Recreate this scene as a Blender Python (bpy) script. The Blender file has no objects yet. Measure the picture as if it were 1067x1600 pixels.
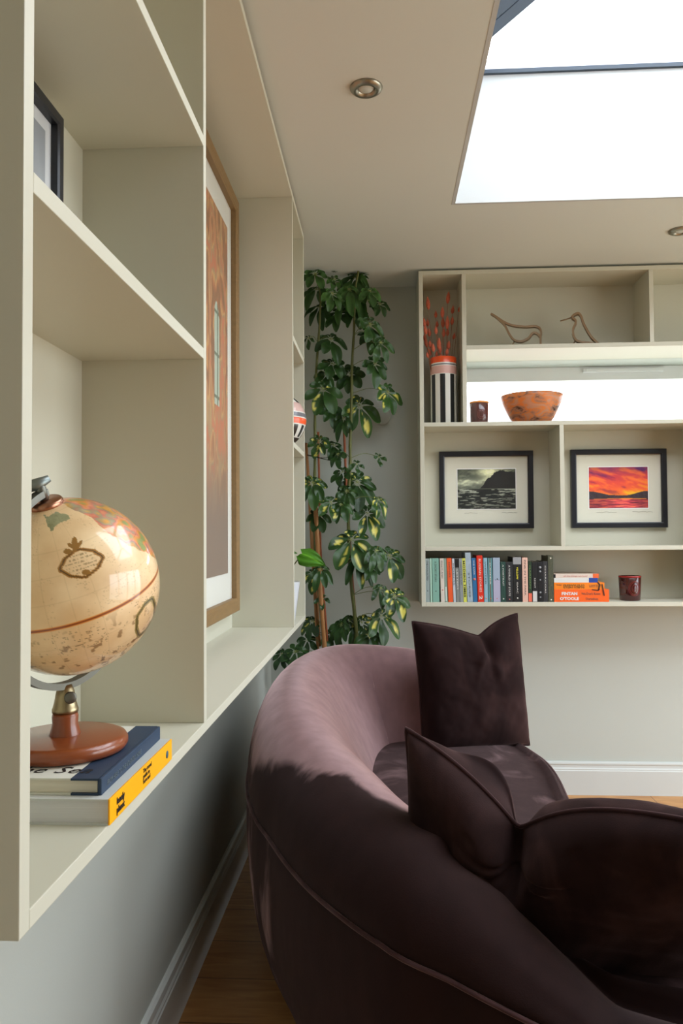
import bpy, bmesh, math, random
import numpy as np
from mathutils import Vector, Matrix

# ------------------------------------------------------------------ camera
EYE = 1.19
F_PX, YAW, PITCH, ROLL = 1177.13, 0.0537, 0.0287, 0.0062
S = bpy.context.scene
COL = S.collection
cy_, sy_ = math.cos(YAW), math.sin(YAW)
cp_, sp_ = math.cos(PITCH), math.sin(PITCH)
cr_, sr_ = math.cos(ROLL), math.sin(ROLL)
R0 = Vector((cy_, sy_, 0)); F0 = Vector((-sy_, cy_, 0)); UZ = Vector((0, 0, 1))
FW = F0 * cp_ + UZ * sp_
U0 = UZ * cp_ - F0 * sp_
RT = R0 * cr_ - U0 * sr_
UP = R0 * sr_ + U0 * cr_
cam_d = bpy.data.cameras.new('camera')
cam = bpy.data.objects.new('camera', cam_d)
COL.objects.link(cam)
cam_d.sensor_fit = 'VERTICAL'; cam_d.sensor_height = 36.0
cam_d.lens = F_PX / 1600 * 36
cam_d.clip_start = 0.02
M = Matrix((RT, UP, -FW)).transposed().to_4x4()
M.translation = Vector((0, 0, EYE))
cam.matrix_world = M
S.camera = cam


def at(px, py, axis, val):
    """world point on a plane (axis = val) seen at a picture position"""
    a, b = px - 533.5, py - 800
    r = RT * (a / F_PX) - UP * (b / F_PX) + FW
    i = 'xyz'.index(axis)
    v = val - (EYE if axis == 'z' else 0)
    return r * (v / r[i]) + Vector((0, 0, EYE))


# ------------------------------------------------------------------ world, light, exposure
SKY_STRENGTH = 5.0
EXPOSURE = 0.60
S.view_settings.view_transform = 'Standard'
S.view_settings.look = 'None'
S.view_settings.exposure = EXPOSURE
S.view_settings.gamma = 1.0
S.view_settings.use_curve_mapping = False
S.cycles.max_bounces = 14
S.cycles.diffuse_bounces = 9
S.cycles.glossy_bounces = 5
S.cycles.transparent_max_bounces = 16
S.cycles.sample_clamp_indirect = 8

W = bpy.data.worlds.new('overcast_sky'); S.world = W; W.use_nodes = True
nt = W.node_tree; nt.nodes.clear()
wo = nt.nodes.new('ShaderNodeOutputWorld'); wb = nt.nodes.new('ShaderNodeBackground')
tc = nt.nodes.new('ShaderNodeTexCoord'); sep = nt.nodes.new('ShaderNodeSeparateXYZ')
rmp = nt.nodes.new('ShaderNodeValToRGB')
nt.links.new(tc.outputs['Generated'], sep.inputs[0])
mth = nt.nodes.new('ShaderNodeMath'); mth.operation = 'MULTIPLY_ADD'
mth.inputs[1].default_value = 0.5; mth.inputs[2].default_value = 0.5
nt.links.new(sep.outputs['Z'], mth.inputs[0]); nt.links.new(mth.outputs[0], rmp.inputs[0])
e = rmp.color_ramp.elements
e[0].position = 0.46; e[0].color = (0.62, 0.60, 0.54, 1)  # lower half brightened, added to throw light up onto the ceiling
e[1].position = 0.52; e[1].color = (0.90, 0.95, 1.02, 1)
nt.links.new(rmp.outputs[0], wb.inputs['Color']); wb.inputs['Strength'].default_value = SKY_STRENGTH
nt.links.new(wb.outputs[0], wo.inputs[0])

# room constants (metres; floor at 0)
CEIL = 2.347
LX_F, LX_B, LX_WALL = -0.2918, -0.4972, -0.523      # left shelving: front, back panel; wall
BY_F, BY_B, BY_WALL = 3.2765, 3.4861, 3.5161
RX_WALL, NY_WALL = 3.4, -2.6
SKX0, SKX1, SKY0, SKY1 = 0.265, 3.05, 0.85, 2.630   # skylight opening
SKZ = 2.803
GY0, GY1, GZ1 = -.4, 3.2, 2.14                    # garden doors in the right wall
WX0, WX1, WZ0, WZ1, WYF = 0.372, 1.93, 1.655, 1.986, 3.664


def portal(name, loc, rot, sx, sy):
    l = bpy.data.lights.new(name, 'AREA'); l.shape = 'RECTANGLE'; l.size = sx; l.size_y = sy
    l.cycles.is_portal = True
    o = bpy.data.objects.new(name, l); COL.objects.link(o); o.location = loc; o.rotation_euler = rot


portal('skylight_portal', ((SKX0+SKX1)/2, (SKY0+SKY1)/2, SKZ + .001), (0, 0, 0), SKX1-SKX0, SKY1-SKY0)
portal('strip_window_portal', ((WX0+WX1)/2, WYF - .03, (WZ0+WZ1)/2), (math.pi/2, 0, math.pi), WX1-WX0, WZ1-WZ0)
portal('garden_door_portal', (RX_WALL-.02, (GY0+GY1)/2, GZ1/2), (0, math.pi/2, 0), GZ1, GY1-GY0)
bpy.data.objects['garden_door_portal'].rotation_euler = Vector((-1, 0, 0)).to_track_quat('-Z', 'Y').to_euler()
bpy.data.objects['strip_window_portal'].rotation_euler = Vector((0, -1, 0)).to_track_quat('-Z', 'Y').to_euler()
bpy.data.lights['garden_door_portal'].size = GY1-GY0
bpy.data.lights['garden_door_portal'].size_y = GZ1


# ------------------------------------------------------------------ helpers
def lin(r, g, b):
    f = lambda c: (c/255/12.92) if c/255 <= .04045 else ((c/255+.055)/1.055)**2.4
    return (f(r), f(g), f(b), 1)


def linarr(a):
    a = np.asarray(a, float)/255
    return np.where(a <= .04045, a/12.92, ((a+.055)/1.055)**2.4)


def mat(name, col=(.5, .5, .5, 1), rough=.5, metal=0, noise=0, nscale=8, bump=0, bscale=60, coat=0, spec=.5,
        sheen=0, stint=None, attr=False, trans=0, ior=1.45, stretch=None):
    m = bpy.data.materials.new(name); m.use_nodes = True
    t = m.node_tree; p = t.nodes['Principled BSDF']
    p.inputs['Base Color'].default_value = col
    p.inputs['Roughness'].default_value = rough
    p.inputs['Metallic'].default_value = metal
    p.inputs['Coat Weight'].default_value = coat
    p.inputs['Coat Roughness'].default_value = .06
    p.inputs['Specular IOR Level'].default_value = spec
    p.inputs['Sheen Weight'].default_value = sheen
    p.inputs['Transmission Weight'].default_value = trans
    p.inputs['IOR'].default_value = ior
    if stint: p.inputs['Sheen Tint'].default_value = stint
    src = None
    if attr:
        a = t.nodes.new('ShaderNodeVertexColor'); a.layer_name = 'Col'; src = a.outputs['Color']
        t.links.new(src, p.inputs['Base Color'])
    tcn = t.nodes.new('ShaderNodeTexCoord'); vec = tcn.outputs['Object']
    if stretch:
        mp = t.nodes.new('ShaderNodeMapping'); mp.inputs['Scale'].default_value = stretch
        t.links.new(vec, mp.inputs[0]); vec = mp.outputs[0]
    if noise:
        n = t.nodes.new('ShaderNodeTexNoise'); n.inputs['Scale'].default_value = nscale
        n.inputs['Detail'].default_value = 5
        t.links.new(vec, n.inputs['Vector'])
        h = t.nodes.new('ShaderNodeHueSaturation')
        mr = t.nodes.new('ShaderNodeMapRange')
        mr.inputs['To Min'].default_value = 1-noise; mr.inputs['To Max'].default_value = 1+noise
        t.links.new(n.outputs['Fac'], mr.inputs['Value']); t.links.new(mr.outputs[0], h.inputs['Value'])
        if src: t.links.new(src, h.inputs['Color'])
        else: h.inputs['Color'].default_value = col
        t.links.new(h.outputs[0], p.inputs['Base Color'])
    if bump:
        n2 = t.nodes.new('ShaderNodeTexNoise'); n2.inputs['Scale'].default_value = bscale
        t.links.new(vec, n2.inputs['Vector'])
        b = t.nodes.new('ShaderNodeBump'); b.inputs['Strength'].default_value = bump; b.inputs['Distance'].default_value = .002
        t.links.new(n2.outputs['Fac'], b.inputs['Height']); t.links.new(b.outputs[0], p.inputs['Normal'])
    return m


def glass_mat(name, tint=(1, 1, 1, 1), ref=1.45):
    m = bpy.data.materials.new(name); m.use_nodes = True; t = m.node_tree; t.nodes.clear()
    o = t.nodes.new('ShaderNodeOutputMaterial'); mx = t.nodes.new('ShaderNodeMixShader')
    tr = t.nodes.new('ShaderNodeBsdfTransparent'); tr.inputs[0].default_value = tint
    g = t.nodes.new('ShaderNodeBsdfGlossy'); g.inputs['Roughness'].default_value = .02
    lw = t.nodes.new('ShaderNodeLayerWeight'); pw_ = t.nodes.new('ShaderNodeMath'); pw_.operation = 'POWER'; pw_.inputs[1].default_value = 5
    t.links.new(lw.outputs['Facing'], pw_.inputs[0])
    f = t.nodes.new('ShaderNodeMapRange'); f.inputs['To Min'].default_value = ((ref-1)/(ref+1))**2; f.inputs['To Max'].default_value = .85
    t.links.new(pw_.outputs[0], f.inputs['Value']); lw.inputs['Blend'].default_value = .5
    t.links.new(f.outputs[0], mx.inputs[0]); t.links.new(tr.outputs[0], mx.inputs[1]); t.links.new(g.outputs[0], mx.inputs[2])
    t.links.new(mx.outputs[0], o.inputs[0])
    return m


def put(name, mesh, mats, parent=None, smooth=False, loc=None):
    o = bpy.data.objects.new(name, mesh); COL.objects.link(o)
    for m in (mats if isinstance(mats, (list, tuple)) else [mats]): mesh.materials.append(m)
    if smooth:
        mesh.polygons.foreach_set('use_smooth', [True]*len(mesh.polygons))
    if parent: o.parent = parent
    if loc is not None: o.location = loc
    return o


def thing(name, label, cat, loc=(0, 0, 0), rot=(0, 0, 0), group=None):
    o = bpy.data.objects.new(name, None); COL.objects.link(o)
    o.empty_display_size = .05
    o.location = loc; o.rotation_euler = rot
    o['label'] = label; o['category'] = cat
    if group: o['group'] = group
    return o


def struct(o): o['kind'] = 'structure'; return o


class MB:
    """collects geometry for one mesh"""
    def __init__(s): s.bm = bmesh.new()

    def box(s, x0, x1, y0, y1, z0, z1, mi=0, bev=0):
        r = bmesh.ops.create_cube(s.bm, size=1)
        vs = r['verts']
        for v in vs:
            v.co = Vector(((x0+x1)/2+v.co.x*(x1-x0), (y0+y1)/2+v.co.y*(y1-y0), (z0+z1)/2+v.co.z*(z1-z0)))
        fs = {f for v in vs for f in v.link_faces}
        for f in fs: f.material_index = mi
        if bev:
            es = {e for v in vs for e in v.link_edges}
            bmesh.ops.bevel(s.bm, geom=list(es), offset=bev, segments=2, affect='EDGES', profile=.6)
        return s

    def lathe(s, prof, seg=48, c=(0, 0, 0), mfun=None, mi=0, M=None):
        rings = []
        for r, z in prof:
            ring = []
            if r < 1e-6:
                ring = [s.bm.verts.new((0, 0, z))]*seg
            else:
                ring = [s.bm.verts.new((r*math.cos(2*math.pi*k/seg), r*math.sin(2*math.pi*k/seg), z)) for k in range(seg)]
            rings.append(ring)
        for i in range(len(rings)-1):
            for k in range(seg):
                q = [rings[i][k], rings[i][(k+1) % seg], rings[i+1][(k+1) % seg], rings[i+1][k]]
                u = []
                for v in q:
                    if v not in u: u.append(v)
                if len(u) > 2:
                    f = s.bm.faces.new(u); f.smooth = True
                    f.material_index = mfun(i, k) if mfun else mi
        allv = {v for r in rings for v in r}
        for v in allv:
            if M: v.co = M @ v.co
            v.co += Vector(c)
        return s

    def tube(s, pts, r, seg=8, mi=0, cap=True, closed=False):
        pts = [Vector(p) for p in pts]; n = len(pts)
        rr = r if isinstance(r, (list, tuple)) else [r]*n
        prev = None; rings = []
        for i in range(n):
            if closed: t = pts[(i+1) % n]-pts[i-1]
            else: t = pts[min(i+1, n-1)]-pts[max(i-1, 0)]
            if t.length < 1e-9: t = Vector((0, 0, 1))
            t.normalize()
            if prev is None:
                a = Vector((0, 0, 1)) if abs(t.z) < .9 else Vector((1, 0, 0))
                a = (a-t*a.dot(t)).normalized()
            else:
                a = prev-t*prev.dot(t)
                if a.length < 1e-6: a = t.orthogonal()
                a.normalize()
            prev = a; b = t.cross(a)
            rings.append([s.bm.verts.new(pts[i]+(a*math.cos(2*math.pi*k/seg)+b*math.sin(2*math.pi*k/seg))*rr[i]) for k in range(seg)])
        m = n if closed else n-1
        for i in range(m):
            A, B = rings[i], rings[(i+1) % n]
            for k in range(seg):
                f = s.bm.faces.new((A[k], A[(k+1) % seg], B[(k+1) % seg], B[k])); f.smooth = True; f.material_index = mi
        if cap and not closed:
            for R in (rings[0], rings[-1]):
                f = s.bm.faces.new(R); f.material_index = mi
        return s

    def strip(s, pts, w, wdir, th, mi=0):
        """bent flat strip: centre line pts, width w along wdir, thickness th"""
        pts = [Vector(p) for p in pts]; wd = Vector(wdir).normalized(); rings = []
        n = len(pts)
        for i in range(n):
            t = (pts[min(i+1, n-1)]-pts[max(i-1, 0)]).normalized()
            nn = t.cross(wd).normalized()
            rings.append([s.bm.verts.new(pts[i]+wd*a*w/2+nn*b*th/2) for a, b in ((1, 1), (-1, 1), (-1, -1), (1, -1))])
        for i in range(n-1):
            for k in range(4):
                f = s.bm.faces.new((rings[i][k], rings[i][(k+1) % 4], rings[i+1][(k+1) % 4], rings[i+1][k])); f.material_index = mi
        s.bm.faces.new(rings[0]); s.bm.faces.new(rings[-1])
        return s

    def grid(s, P, mi=0, smooth=True, flip=False):
        vs = [[s.bm.verts.new(p) for p in row] for row in P]
        for i in range(len(vs)-1):
            for j in range(len(vs[0])-1):
                q = (vs[i][j], vs[i+1][j], vs[i+1][j+1], vs[i][j+1])
                if flip: q = q[::-1]
                try: f = s.bm.faces.new(q)
                except ValueError: continue
                f.smooth = smooth; f.material_index = mi
        return vs

    def prism(s, poly, z0, z1, mi=0, axes='xyz'):
        """extrude a 2-D outline"""
        def P(a, b, c):
            return {'xyz': (a, b, c), 'xzy': (a, c, b), 'yzx': (c, a, b)}[axes]
        A = [s.bm.verts.new(P(x, y, z0)) for x, y in poly]; B = [s.bm.verts.new(P(x, y, z1)) for x, y in poly]
        n = len(poly)
        for i in range(n):
            f = s.bm.faces.new((A[i], A[(i+1) % n], B[(i+1) % n], B[i])); f.material_index = mi
        f = s.bm.faces.new(A); f.material_index = mi; f = s.bm.faces.new(B); f.material_index = mi
        return s

    def build(s, name, mats, parent=None, loc=None, weld=False):
        if weld: bmesh.ops.remove_doubles(s.bm, verts=s.bm.verts, dist=1e-5)
        bmesh.ops.recalc_face_normals(s.bm, faces=s.bm.faces)
        me = bpy.data.meshes.new(name); s.bm.to_mesh(me); s.bm.free()
        return put(name, me, mats, parent, loc=loc)


def painted(name, P, C, m, parent=None, closed_u=False, smooth=True):
    """grid mesh (n x k points) with a colour per vertex"""
    n, k = P.shape[:2]
    idx = np.arange(n*k).reshape(n, k)
    F = np.stack([idx[:-1, :-1], idx[1:, :-1], idx[1:, 1:], idx[:-1, 1:]], -1).reshape(-1, 4)
    me = bpy.data.meshes.new(name)
    me.from_pydata(P.reshape(-1, 3).tolist(), [], F.tolist())
    ca = me.color_attributes.new('Col', 'FLOAT_COLOR', 'POINT')
    c4 = np.ones((n*k, 4)); c4[:, :3] = C.reshape(-1, 3)
    ca.data.foreach_set('color', c4.ravel())
    return put(name, me, m, parent, smooth=smooth)


_rng = np.random.RandomState(7)
_LAT = _rng.rand(64, 64, 64)


def vnoise(x, y, z=0):
    x, y, z = np.broadcast_arrays(np.asarray(x, float), np.asarray(y, float), np.asarray(z, float))
    xi, yi, zi = np.floor(x).astype(int), np.floor(y).astype(int), np.floor(z).astype(int)
    fx, fy, fz = x-xi, y-yi, z-zi
    fx, fy, fz = [f*f*(3-2*f) for f in (fx, fy, fz)]
    out = 0
    for a in (0, 1):
        for b in (0, 1):
            for c in (0, 1):
                w = (fx if a else 1-fx)*(fy if b else 1-fy)*(fz if c else 1-fz)
                out = out+w*_LAT[(xi+a) % 64, (yi+b) % 64, (zi+c) % 64]
    return out


def fbm(x, y, z=0, o=4):
    s = 0; a = .5; t = 0
    for i in range(o):
        s = s+a*vnoise(x*2**i+i*7.3, y*2**i+i*3.1, z*2**i); t += a; a *= .5
    return s/t


def catmull(pts, n):
    P = np.array(pts, float); m = len(P)
    Q = np.vstack([2*P[0]-P[1], P, 2*P[-1]-P[-2]])
    out = []
    for t in np.linspace(0, m-1, n):
        i = min(int(t), m-2); u = t-i
        a, b, c, d = Q[i], Q[i+1], Q[i+2], Q[i+3]
        out.append(.5*((2*b)+(-a+c)*u+(2*a-5*b+4*c-d)*u*u+(-a+3*b-3*c+d)*u**3))
    return np.array(out)


def resample(P, n):
    P = np.asarray(P); d = np.r_[0, np.cumsum(np.linalg.norm(np.diff(P, axis=0), axis=1))]
    t = np.linspace(0, d[-1], n)
    return np.stack([np.interp(t, d, P[:, i]) for i in range(P.shape[1])], 1)


def smst(a, b, x):
    t = np.clip((np.asarray(x, float)-a)/(b-a), 0, 1); return t*t*(3-2*t)


def text_mesh(body, size, Mx, name, m, parent, extrude=.0002, width=None, bold=0, align='LEFT', spacing=1.0, shear=0):
    cu = bpy.data.curves.new(name, 'FONT'); cu.body = body; cu.size = size; cu.extrude = extrude
    cu.align_x = align; cu.resolution_u = 2; cu.space_line = .85; cu.offset = bold; cu.space_character = spacing
    cu.shear = shear
    ob = bpy.data.objects.new('tmp', cu)
    me = bpy.data.meshes.new_from_object(ob)
    bpy.data.objects.remove(ob)
    xs = [v.co.x for v in me.vertices]
    if width and xs:
        k = width/(max(xs)-min(xs)+1e-9)
        for v in me.vertices: v.co.x *= k
    me.transform(Mx)
    return put(name, me, m, parent)


def frame_mat(o, x, y):
    """matrix with origin o, text running along x, up along y"""
    x = Vector(x).normalized(); y = Vector(y); y = (y-x*y.dot(x)).normalized(); z = x.cross(y)
    m = Matrix((x, y, z)).transposed().to_4x4(); m.translation = Vector(o); return m


# ------------------------------------------------------------------ materials
M_WALL = mat('wall_paint', (.50, .525, .475, 1), .62, noise=.03, nscale=3, bump=.05, bscale=300)
M_CEIL = mat('ceiling_paint', (.64, .66, .61, 1), .75, noise=.02, nscale=2)
M_UNIT = mat('shelving_paint', (.575, .56, .455, 1), .42, noise=.02, nscale=4)
M_WHITE = mat('white_reveal_paint', (.50, .51, .50, 1), .6)
M_TRIM = mat('skirting_gloss', (.58, .60, .57, 1), .35, noise=.02)
M_FRAME = mat('window_frame_white', (.74, .76, .76, 1), .35)
M_ALU = mat('blue_grey_aluminium', (.09, .12, .16, 1), .45, metal=.1)
M_ALUD = mat('dark_blue_grey_bar', (.035, .05, .07, 1), .45)
M_GLASS = glass_mat('clear_glass', (.97, .99, 1, 1))
M_NICKEL = mat('brushed_nickel', (.36, .34, .28, 1), .33, metal=1, noise=.15, nscale=40)
M_LENS = mat('frosted_lamp_lens', (.55, .57, .52, 1), .3, coat=.4)
M_BLACKW = mat('black_frame_wood', (.012, .013, .018, 1), .35)
M_MOUNT = mat('picture_mount_card', (.72, .71, .60, 1), .8)
M_MOUNTW = mat('white_mount_edge', (.9, .9, .88, 1), .8)
M_INK = mat('pencil_grey', (.3, .28, .24, 1), .8)
M_PAINTED = mat('printed_paper', attr=True, rough=.6)
M_PAGE = mat('book_pages', (.72, .67, .55, 1), .8, noise=.12, nscale=6, stretch=(1, 1, 60))
M_PAGEW = mat('white_book_pages', (.66, .66, .66, 1), .7, noise=.1, nscale=6, stretch=(1, 1, 80))
M_BLACK = mat('black_ink', (.01, .01, .01, 1), .6)
M_LIGHTINK = mat('pale_ink', (.75, .74, .70, 1), .6)
M_CANE = mat('bamboo_cane', lin(160, 110, 60), .5, noise=.2, nscale=30, stretch=(1, 1, .2))
M_CANER = mat('red_brown_cane', lin(150, 80, 45), .5, noise=.2, nscale=30)
M_STEM = mat('green_brown_stem', lin(88, 92, 42), .55, noise=.35, nscale=40, bump=.4, bscale=90)
M_LEAF = mat('leaf_surface', attr=True, rough=.36, spec=.45, noise=.12, nscale=60)
M_SOIL = mat('potting_soil', (.03, .02, .012, 1), .95, bump=1, bscale=120)


def oak_floor():
    m = bpy.data.materials.new('oak_boards'); m.use_nodes = True; t = m.node_tree; p = t.nodes['Principled BSDF']
    tcn = t.nodes.new('ShaderNodeTexCoord')
    br = t.nodes.new('ShaderNodeTexBrick')
    br.inputs['Scale'].default_value = 1.0
    br.inputs['Brick Width'].default_value = 1.9; br.inputs['Row Height'].default_value = .185
    br.inputs['Mortar Size'].default_value = .0016; br.inputs['Mortar Smooth'].default_value = .2
    br.offset = .37
    br.inputs['Color1'].default_value = (1, 1, 1, 1); br.inputs['Color2'].default_value = (.78, .74, .7, 1)
    br.inputs['Mortar'].default_value = (.25, .2, .15, 1)
    t.links.new(tcn.outputs['Object'], br.inputs['Vector'])
    mp = t.nodes.new('ShaderNodeMapping'); mp.inputs['Scale'].default_value = (1.2, 9, 1)
    t.links.new(tcn.outputs['Object'], mp.inputs[0])
    n = t.nodes.new('ShaderNodeTexNoise'); n.inputs['Scale'].default_value = 3; n.inputs['Detail'].default_value = 8
    n.inputs['Distortion'].default_value = 1.6
    t.links.new(mp.outputs[0], n.inputs['Vector'])
    cr = t.nodes.new('ShaderNodeValToRGB'); e = cr.color_ramp.elements
    e[0].position = .3; e[0].color = lin(172, 118, 64); e[1].position = .7; e[1].color = lin(208, 156, 98)
    t.links.new(n.outputs['Fac'], cr.inputs[0])
    mx = t.nodes.new('ShaderNodeMix'); mx.data_type = 'RGBA'; mx.blend_type = 'MULTIPLY'; mx.inputs[0].default_value = 1
    t.links.new(cr.outputs[0], mx.inputs[6]); t.links.new(br.outputs['Color'], mx.inputs[7])
    t.links.new(mx.outputs[2], p.inputs['Base Color'])
    p.inputs['Roughness'].default_value = .42
    b = t.nodes.new('ShaderNodeBump'); b.inputs['Strength'].default_value = .15; b.inputs['Distance'].default_value = .002
    t.links.new(n.outputs['Fac'], b.inputs['Height']); t.links.new(b.outputs[0], p.inputs['Normal'])
    return m


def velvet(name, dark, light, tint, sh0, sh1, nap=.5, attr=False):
    """brushed velvet: dark or light pile in noise patches; with attr, light is painted in too"""
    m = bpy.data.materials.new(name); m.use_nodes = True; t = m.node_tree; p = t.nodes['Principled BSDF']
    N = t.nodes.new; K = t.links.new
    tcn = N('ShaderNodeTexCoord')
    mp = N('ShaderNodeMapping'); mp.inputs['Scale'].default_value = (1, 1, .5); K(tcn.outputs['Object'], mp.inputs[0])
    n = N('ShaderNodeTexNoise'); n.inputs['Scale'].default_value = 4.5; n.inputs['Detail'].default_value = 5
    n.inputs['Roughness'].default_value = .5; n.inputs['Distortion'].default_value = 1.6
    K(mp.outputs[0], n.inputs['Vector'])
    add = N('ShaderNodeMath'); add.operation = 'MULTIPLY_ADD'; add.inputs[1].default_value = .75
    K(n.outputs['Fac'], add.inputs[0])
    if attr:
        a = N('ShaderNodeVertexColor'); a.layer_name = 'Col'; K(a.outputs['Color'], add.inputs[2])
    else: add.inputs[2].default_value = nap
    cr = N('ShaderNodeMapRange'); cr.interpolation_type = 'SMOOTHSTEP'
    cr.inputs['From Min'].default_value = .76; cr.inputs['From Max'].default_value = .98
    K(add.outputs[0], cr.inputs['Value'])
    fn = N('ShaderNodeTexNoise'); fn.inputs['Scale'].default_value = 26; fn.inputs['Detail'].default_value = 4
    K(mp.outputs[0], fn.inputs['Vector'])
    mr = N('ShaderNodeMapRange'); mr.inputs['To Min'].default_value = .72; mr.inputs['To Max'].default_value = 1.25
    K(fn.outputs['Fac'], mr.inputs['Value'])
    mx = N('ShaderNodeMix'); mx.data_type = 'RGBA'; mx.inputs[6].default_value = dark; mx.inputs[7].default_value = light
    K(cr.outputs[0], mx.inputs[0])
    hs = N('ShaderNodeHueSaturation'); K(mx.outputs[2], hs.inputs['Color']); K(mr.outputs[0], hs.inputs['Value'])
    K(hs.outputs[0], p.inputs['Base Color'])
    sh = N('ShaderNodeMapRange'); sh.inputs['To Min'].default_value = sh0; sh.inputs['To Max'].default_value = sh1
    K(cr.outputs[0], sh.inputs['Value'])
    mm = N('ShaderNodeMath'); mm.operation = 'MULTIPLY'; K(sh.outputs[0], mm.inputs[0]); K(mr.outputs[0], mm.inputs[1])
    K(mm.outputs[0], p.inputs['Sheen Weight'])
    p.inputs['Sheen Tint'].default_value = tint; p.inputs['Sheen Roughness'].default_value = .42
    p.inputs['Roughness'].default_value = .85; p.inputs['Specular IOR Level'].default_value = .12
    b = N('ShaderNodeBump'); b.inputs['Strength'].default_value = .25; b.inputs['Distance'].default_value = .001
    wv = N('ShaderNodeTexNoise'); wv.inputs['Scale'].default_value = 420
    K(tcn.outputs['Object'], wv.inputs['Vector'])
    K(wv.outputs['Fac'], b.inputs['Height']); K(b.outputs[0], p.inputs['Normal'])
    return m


M_FLOOR = oak_floor()
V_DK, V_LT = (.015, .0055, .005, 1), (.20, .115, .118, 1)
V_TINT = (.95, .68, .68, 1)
M_VELVET = velvet('plum_velvet', V_DK, V_LT, V_TINT, .14, 1.0, attr=True)  # sofa back: skylight and shade painted by vertex mask, along with brushed pile
M_SEAT = velvet('plum_velvet_seat', V_DK, (.055, .026, .027, 1), V_TINT, .2, .6, nap=.40)
M_CUSH = velvet('dark_plum_velvet', (.012, .0042, .004, 1), (.028, .012, .011, 1), (.75, .45, .43, 1), .10, .28, nap=.45)
M_CUSHPIPE = velvet('plum_piping', (.020, .008, .008, 1), (.03, .012, .012, 1), (.7, .45, .45, 1), .25, .3)
M_PIPE = velvet('sofa_piping', (.034, .014, .014, 1), (.06, .028, .03, 1), V_TINT, .3, .5)
M_LEG = mat('black_sofa_leg', (.01, .008, .007, 1), .4)

# ------------------------------------------------------------------ the room
struct(MB().box(LX_WALL-.3, RX_WALL+.3, NY_WALL-.3, BY_WALL+.36, -.12, 0).build('floor', M_FLOOR))
struct(MB().box(LX_WALL-.25, LX_WALL, NY_WALL-.25, BY_WALL+.36, 0, CEIL).build('wall_left', M_WALL))
wb_ = MB()
wy1 = BY_WALL+.36
wb_.box(LX_WALL, WX0, BY_WALL, wy1, 0, CEIL); wb_.box(WX1, RX_WALL, BY_WALL, wy1, 0, CEIL)
wb_.box(WX0, WX1, BY_WALL, wy1, 0, WZ0); wb_.box(WX0, WX1, BY_WALL, wy1, WZ1, CEIL)
struct(wb_.build('wall_back', M_WALL, weld=False))
wr = MB()
wr.box(RX_WALL, RX_WALL+.25, NY_WALL, GY0, 0, CEIL); wr.box(RX_WALL, RX_WALL+.25, GY1, wy1, 0, CEIL)
wr.box(RX_WALL, RX_WALL+.25, GY0, GY1, GZ1, CEIL)
struct(wr.build('wall_right', M_WALL))
struct(MB().box(LX_WALL-.25, RX_WALL+.25, NY_WALL-.25, NY_WALL, 0, CEIL).build('wall_front', mat('unseen_wall_tone', (.40, .39, .32, 1), .6)))  # unseen wall; its tone is set for the light it bounces back
c = MB()
cz = SKZ-.02
c.box(LX_WALL-.25, SKX0-.012, NY_WALL-.25, wy1, CEIL, cz); c.box(SKX1+.012, RX_WALL+.25, NY_WALL-.25, wy1, CEIL, cz)
c.box(SKX0-.012, SKX1+.012, NY_WALL-.25, SKY0-.012, CEIL, cz); c.box(SKX0-.012, SKX1+.012, SKY1+.012, wy1, CEIL, cz)
struct(c.build('ceiling', M_CEIL))
# white lined reveal of the roof opening
t_ = MB(); z0 = CEIL-.001
t_.box(SKX0-.012, SKX0, SKY0-.012, SKY1+.012, z0, SKZ); t_.box(SKX1, SKX1+.012, SKY0-.012, SKY1+.012, z0, SKZ)
t_.box(SKX0, SKX1, SKY0-.012, SKY0, z0, SKZ); t_.box(SKX0, SKX1, SKY1, SKY1+.012, z0, SKZ)
struct(t_.build('trim_1', M_WHITE))

# skirting boards
SK = [(0, 0), (.018, 0), (.018, .108), (.0155, .112), (.0155, .116), (.012, .122), (.011, .132), (.0135, .137), (.0125, .143), (.006, .148), (0, .148)]
struct(MB().prism([(LX_WALL+a, b) for a, b in SK], NY_WALL, BY_WALL, axes='xzy').build('baseboard_left', M_TRIM))
struct(MB().prism([(BY_WALL-a, b) for a, b in SK], LX_WALL+.018, RX_WALL, axes='yzx').build('baseboard_back', M_TRIM))

# roof lantern
sk = bpy.data.objects.new('window_1', None); COL.objects.link(sk); sk['kind'] = 'structure'
sk['label'] = 'glazed roof lantern with blue grey rafters over the white opening in the ceiling'
b = MB()
rz0, rz1 = SKZ-.004, SKZ+.010
for (x0, x1, y0, y1) in ((SKX0-.06, SKX1+.06, SKY1-.012, SKY1+.06), (SKX0-.06, SKX1+.06, SKY0-.06, SKY0+.012),
                         (SKX0-.06, SKX0+.004, SKY0, SKY1), (SKX1-.004, SKX1+.06, SKY0, SKY1)):
    b.box(x0, x1, y0, y1, rz0, rz1)
b.build('ring_beam', M_ALUD, sk)
b = MB()
for (x0, x1, y0, y1) in ((SKX0-.06, SKX1+.06, SKY1+.012, SKY1+.06), (SKX0-.06, SKX1+.06, SKY0-.06, SKY0-.012),
                         (SKX0-.06, SKX0-.012, SKY0, SKY1), (SKX1+.012, SKX1+.06, SKY0, SKY1)):
    b.box(x0, x1, y0, y1, rz1, rz1+.045)
b.build('glazing_sill', mat('pale_sill', (.8, .81, .86, 1), .4), sk)
hz = lambda t: SKZ+.02+.29*t
rid = (SKY1-SKY0)/2
ry = (SKY0+SKY1)/2
rx0, rx1 = SKX0+rid, SKX1-rid


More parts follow.
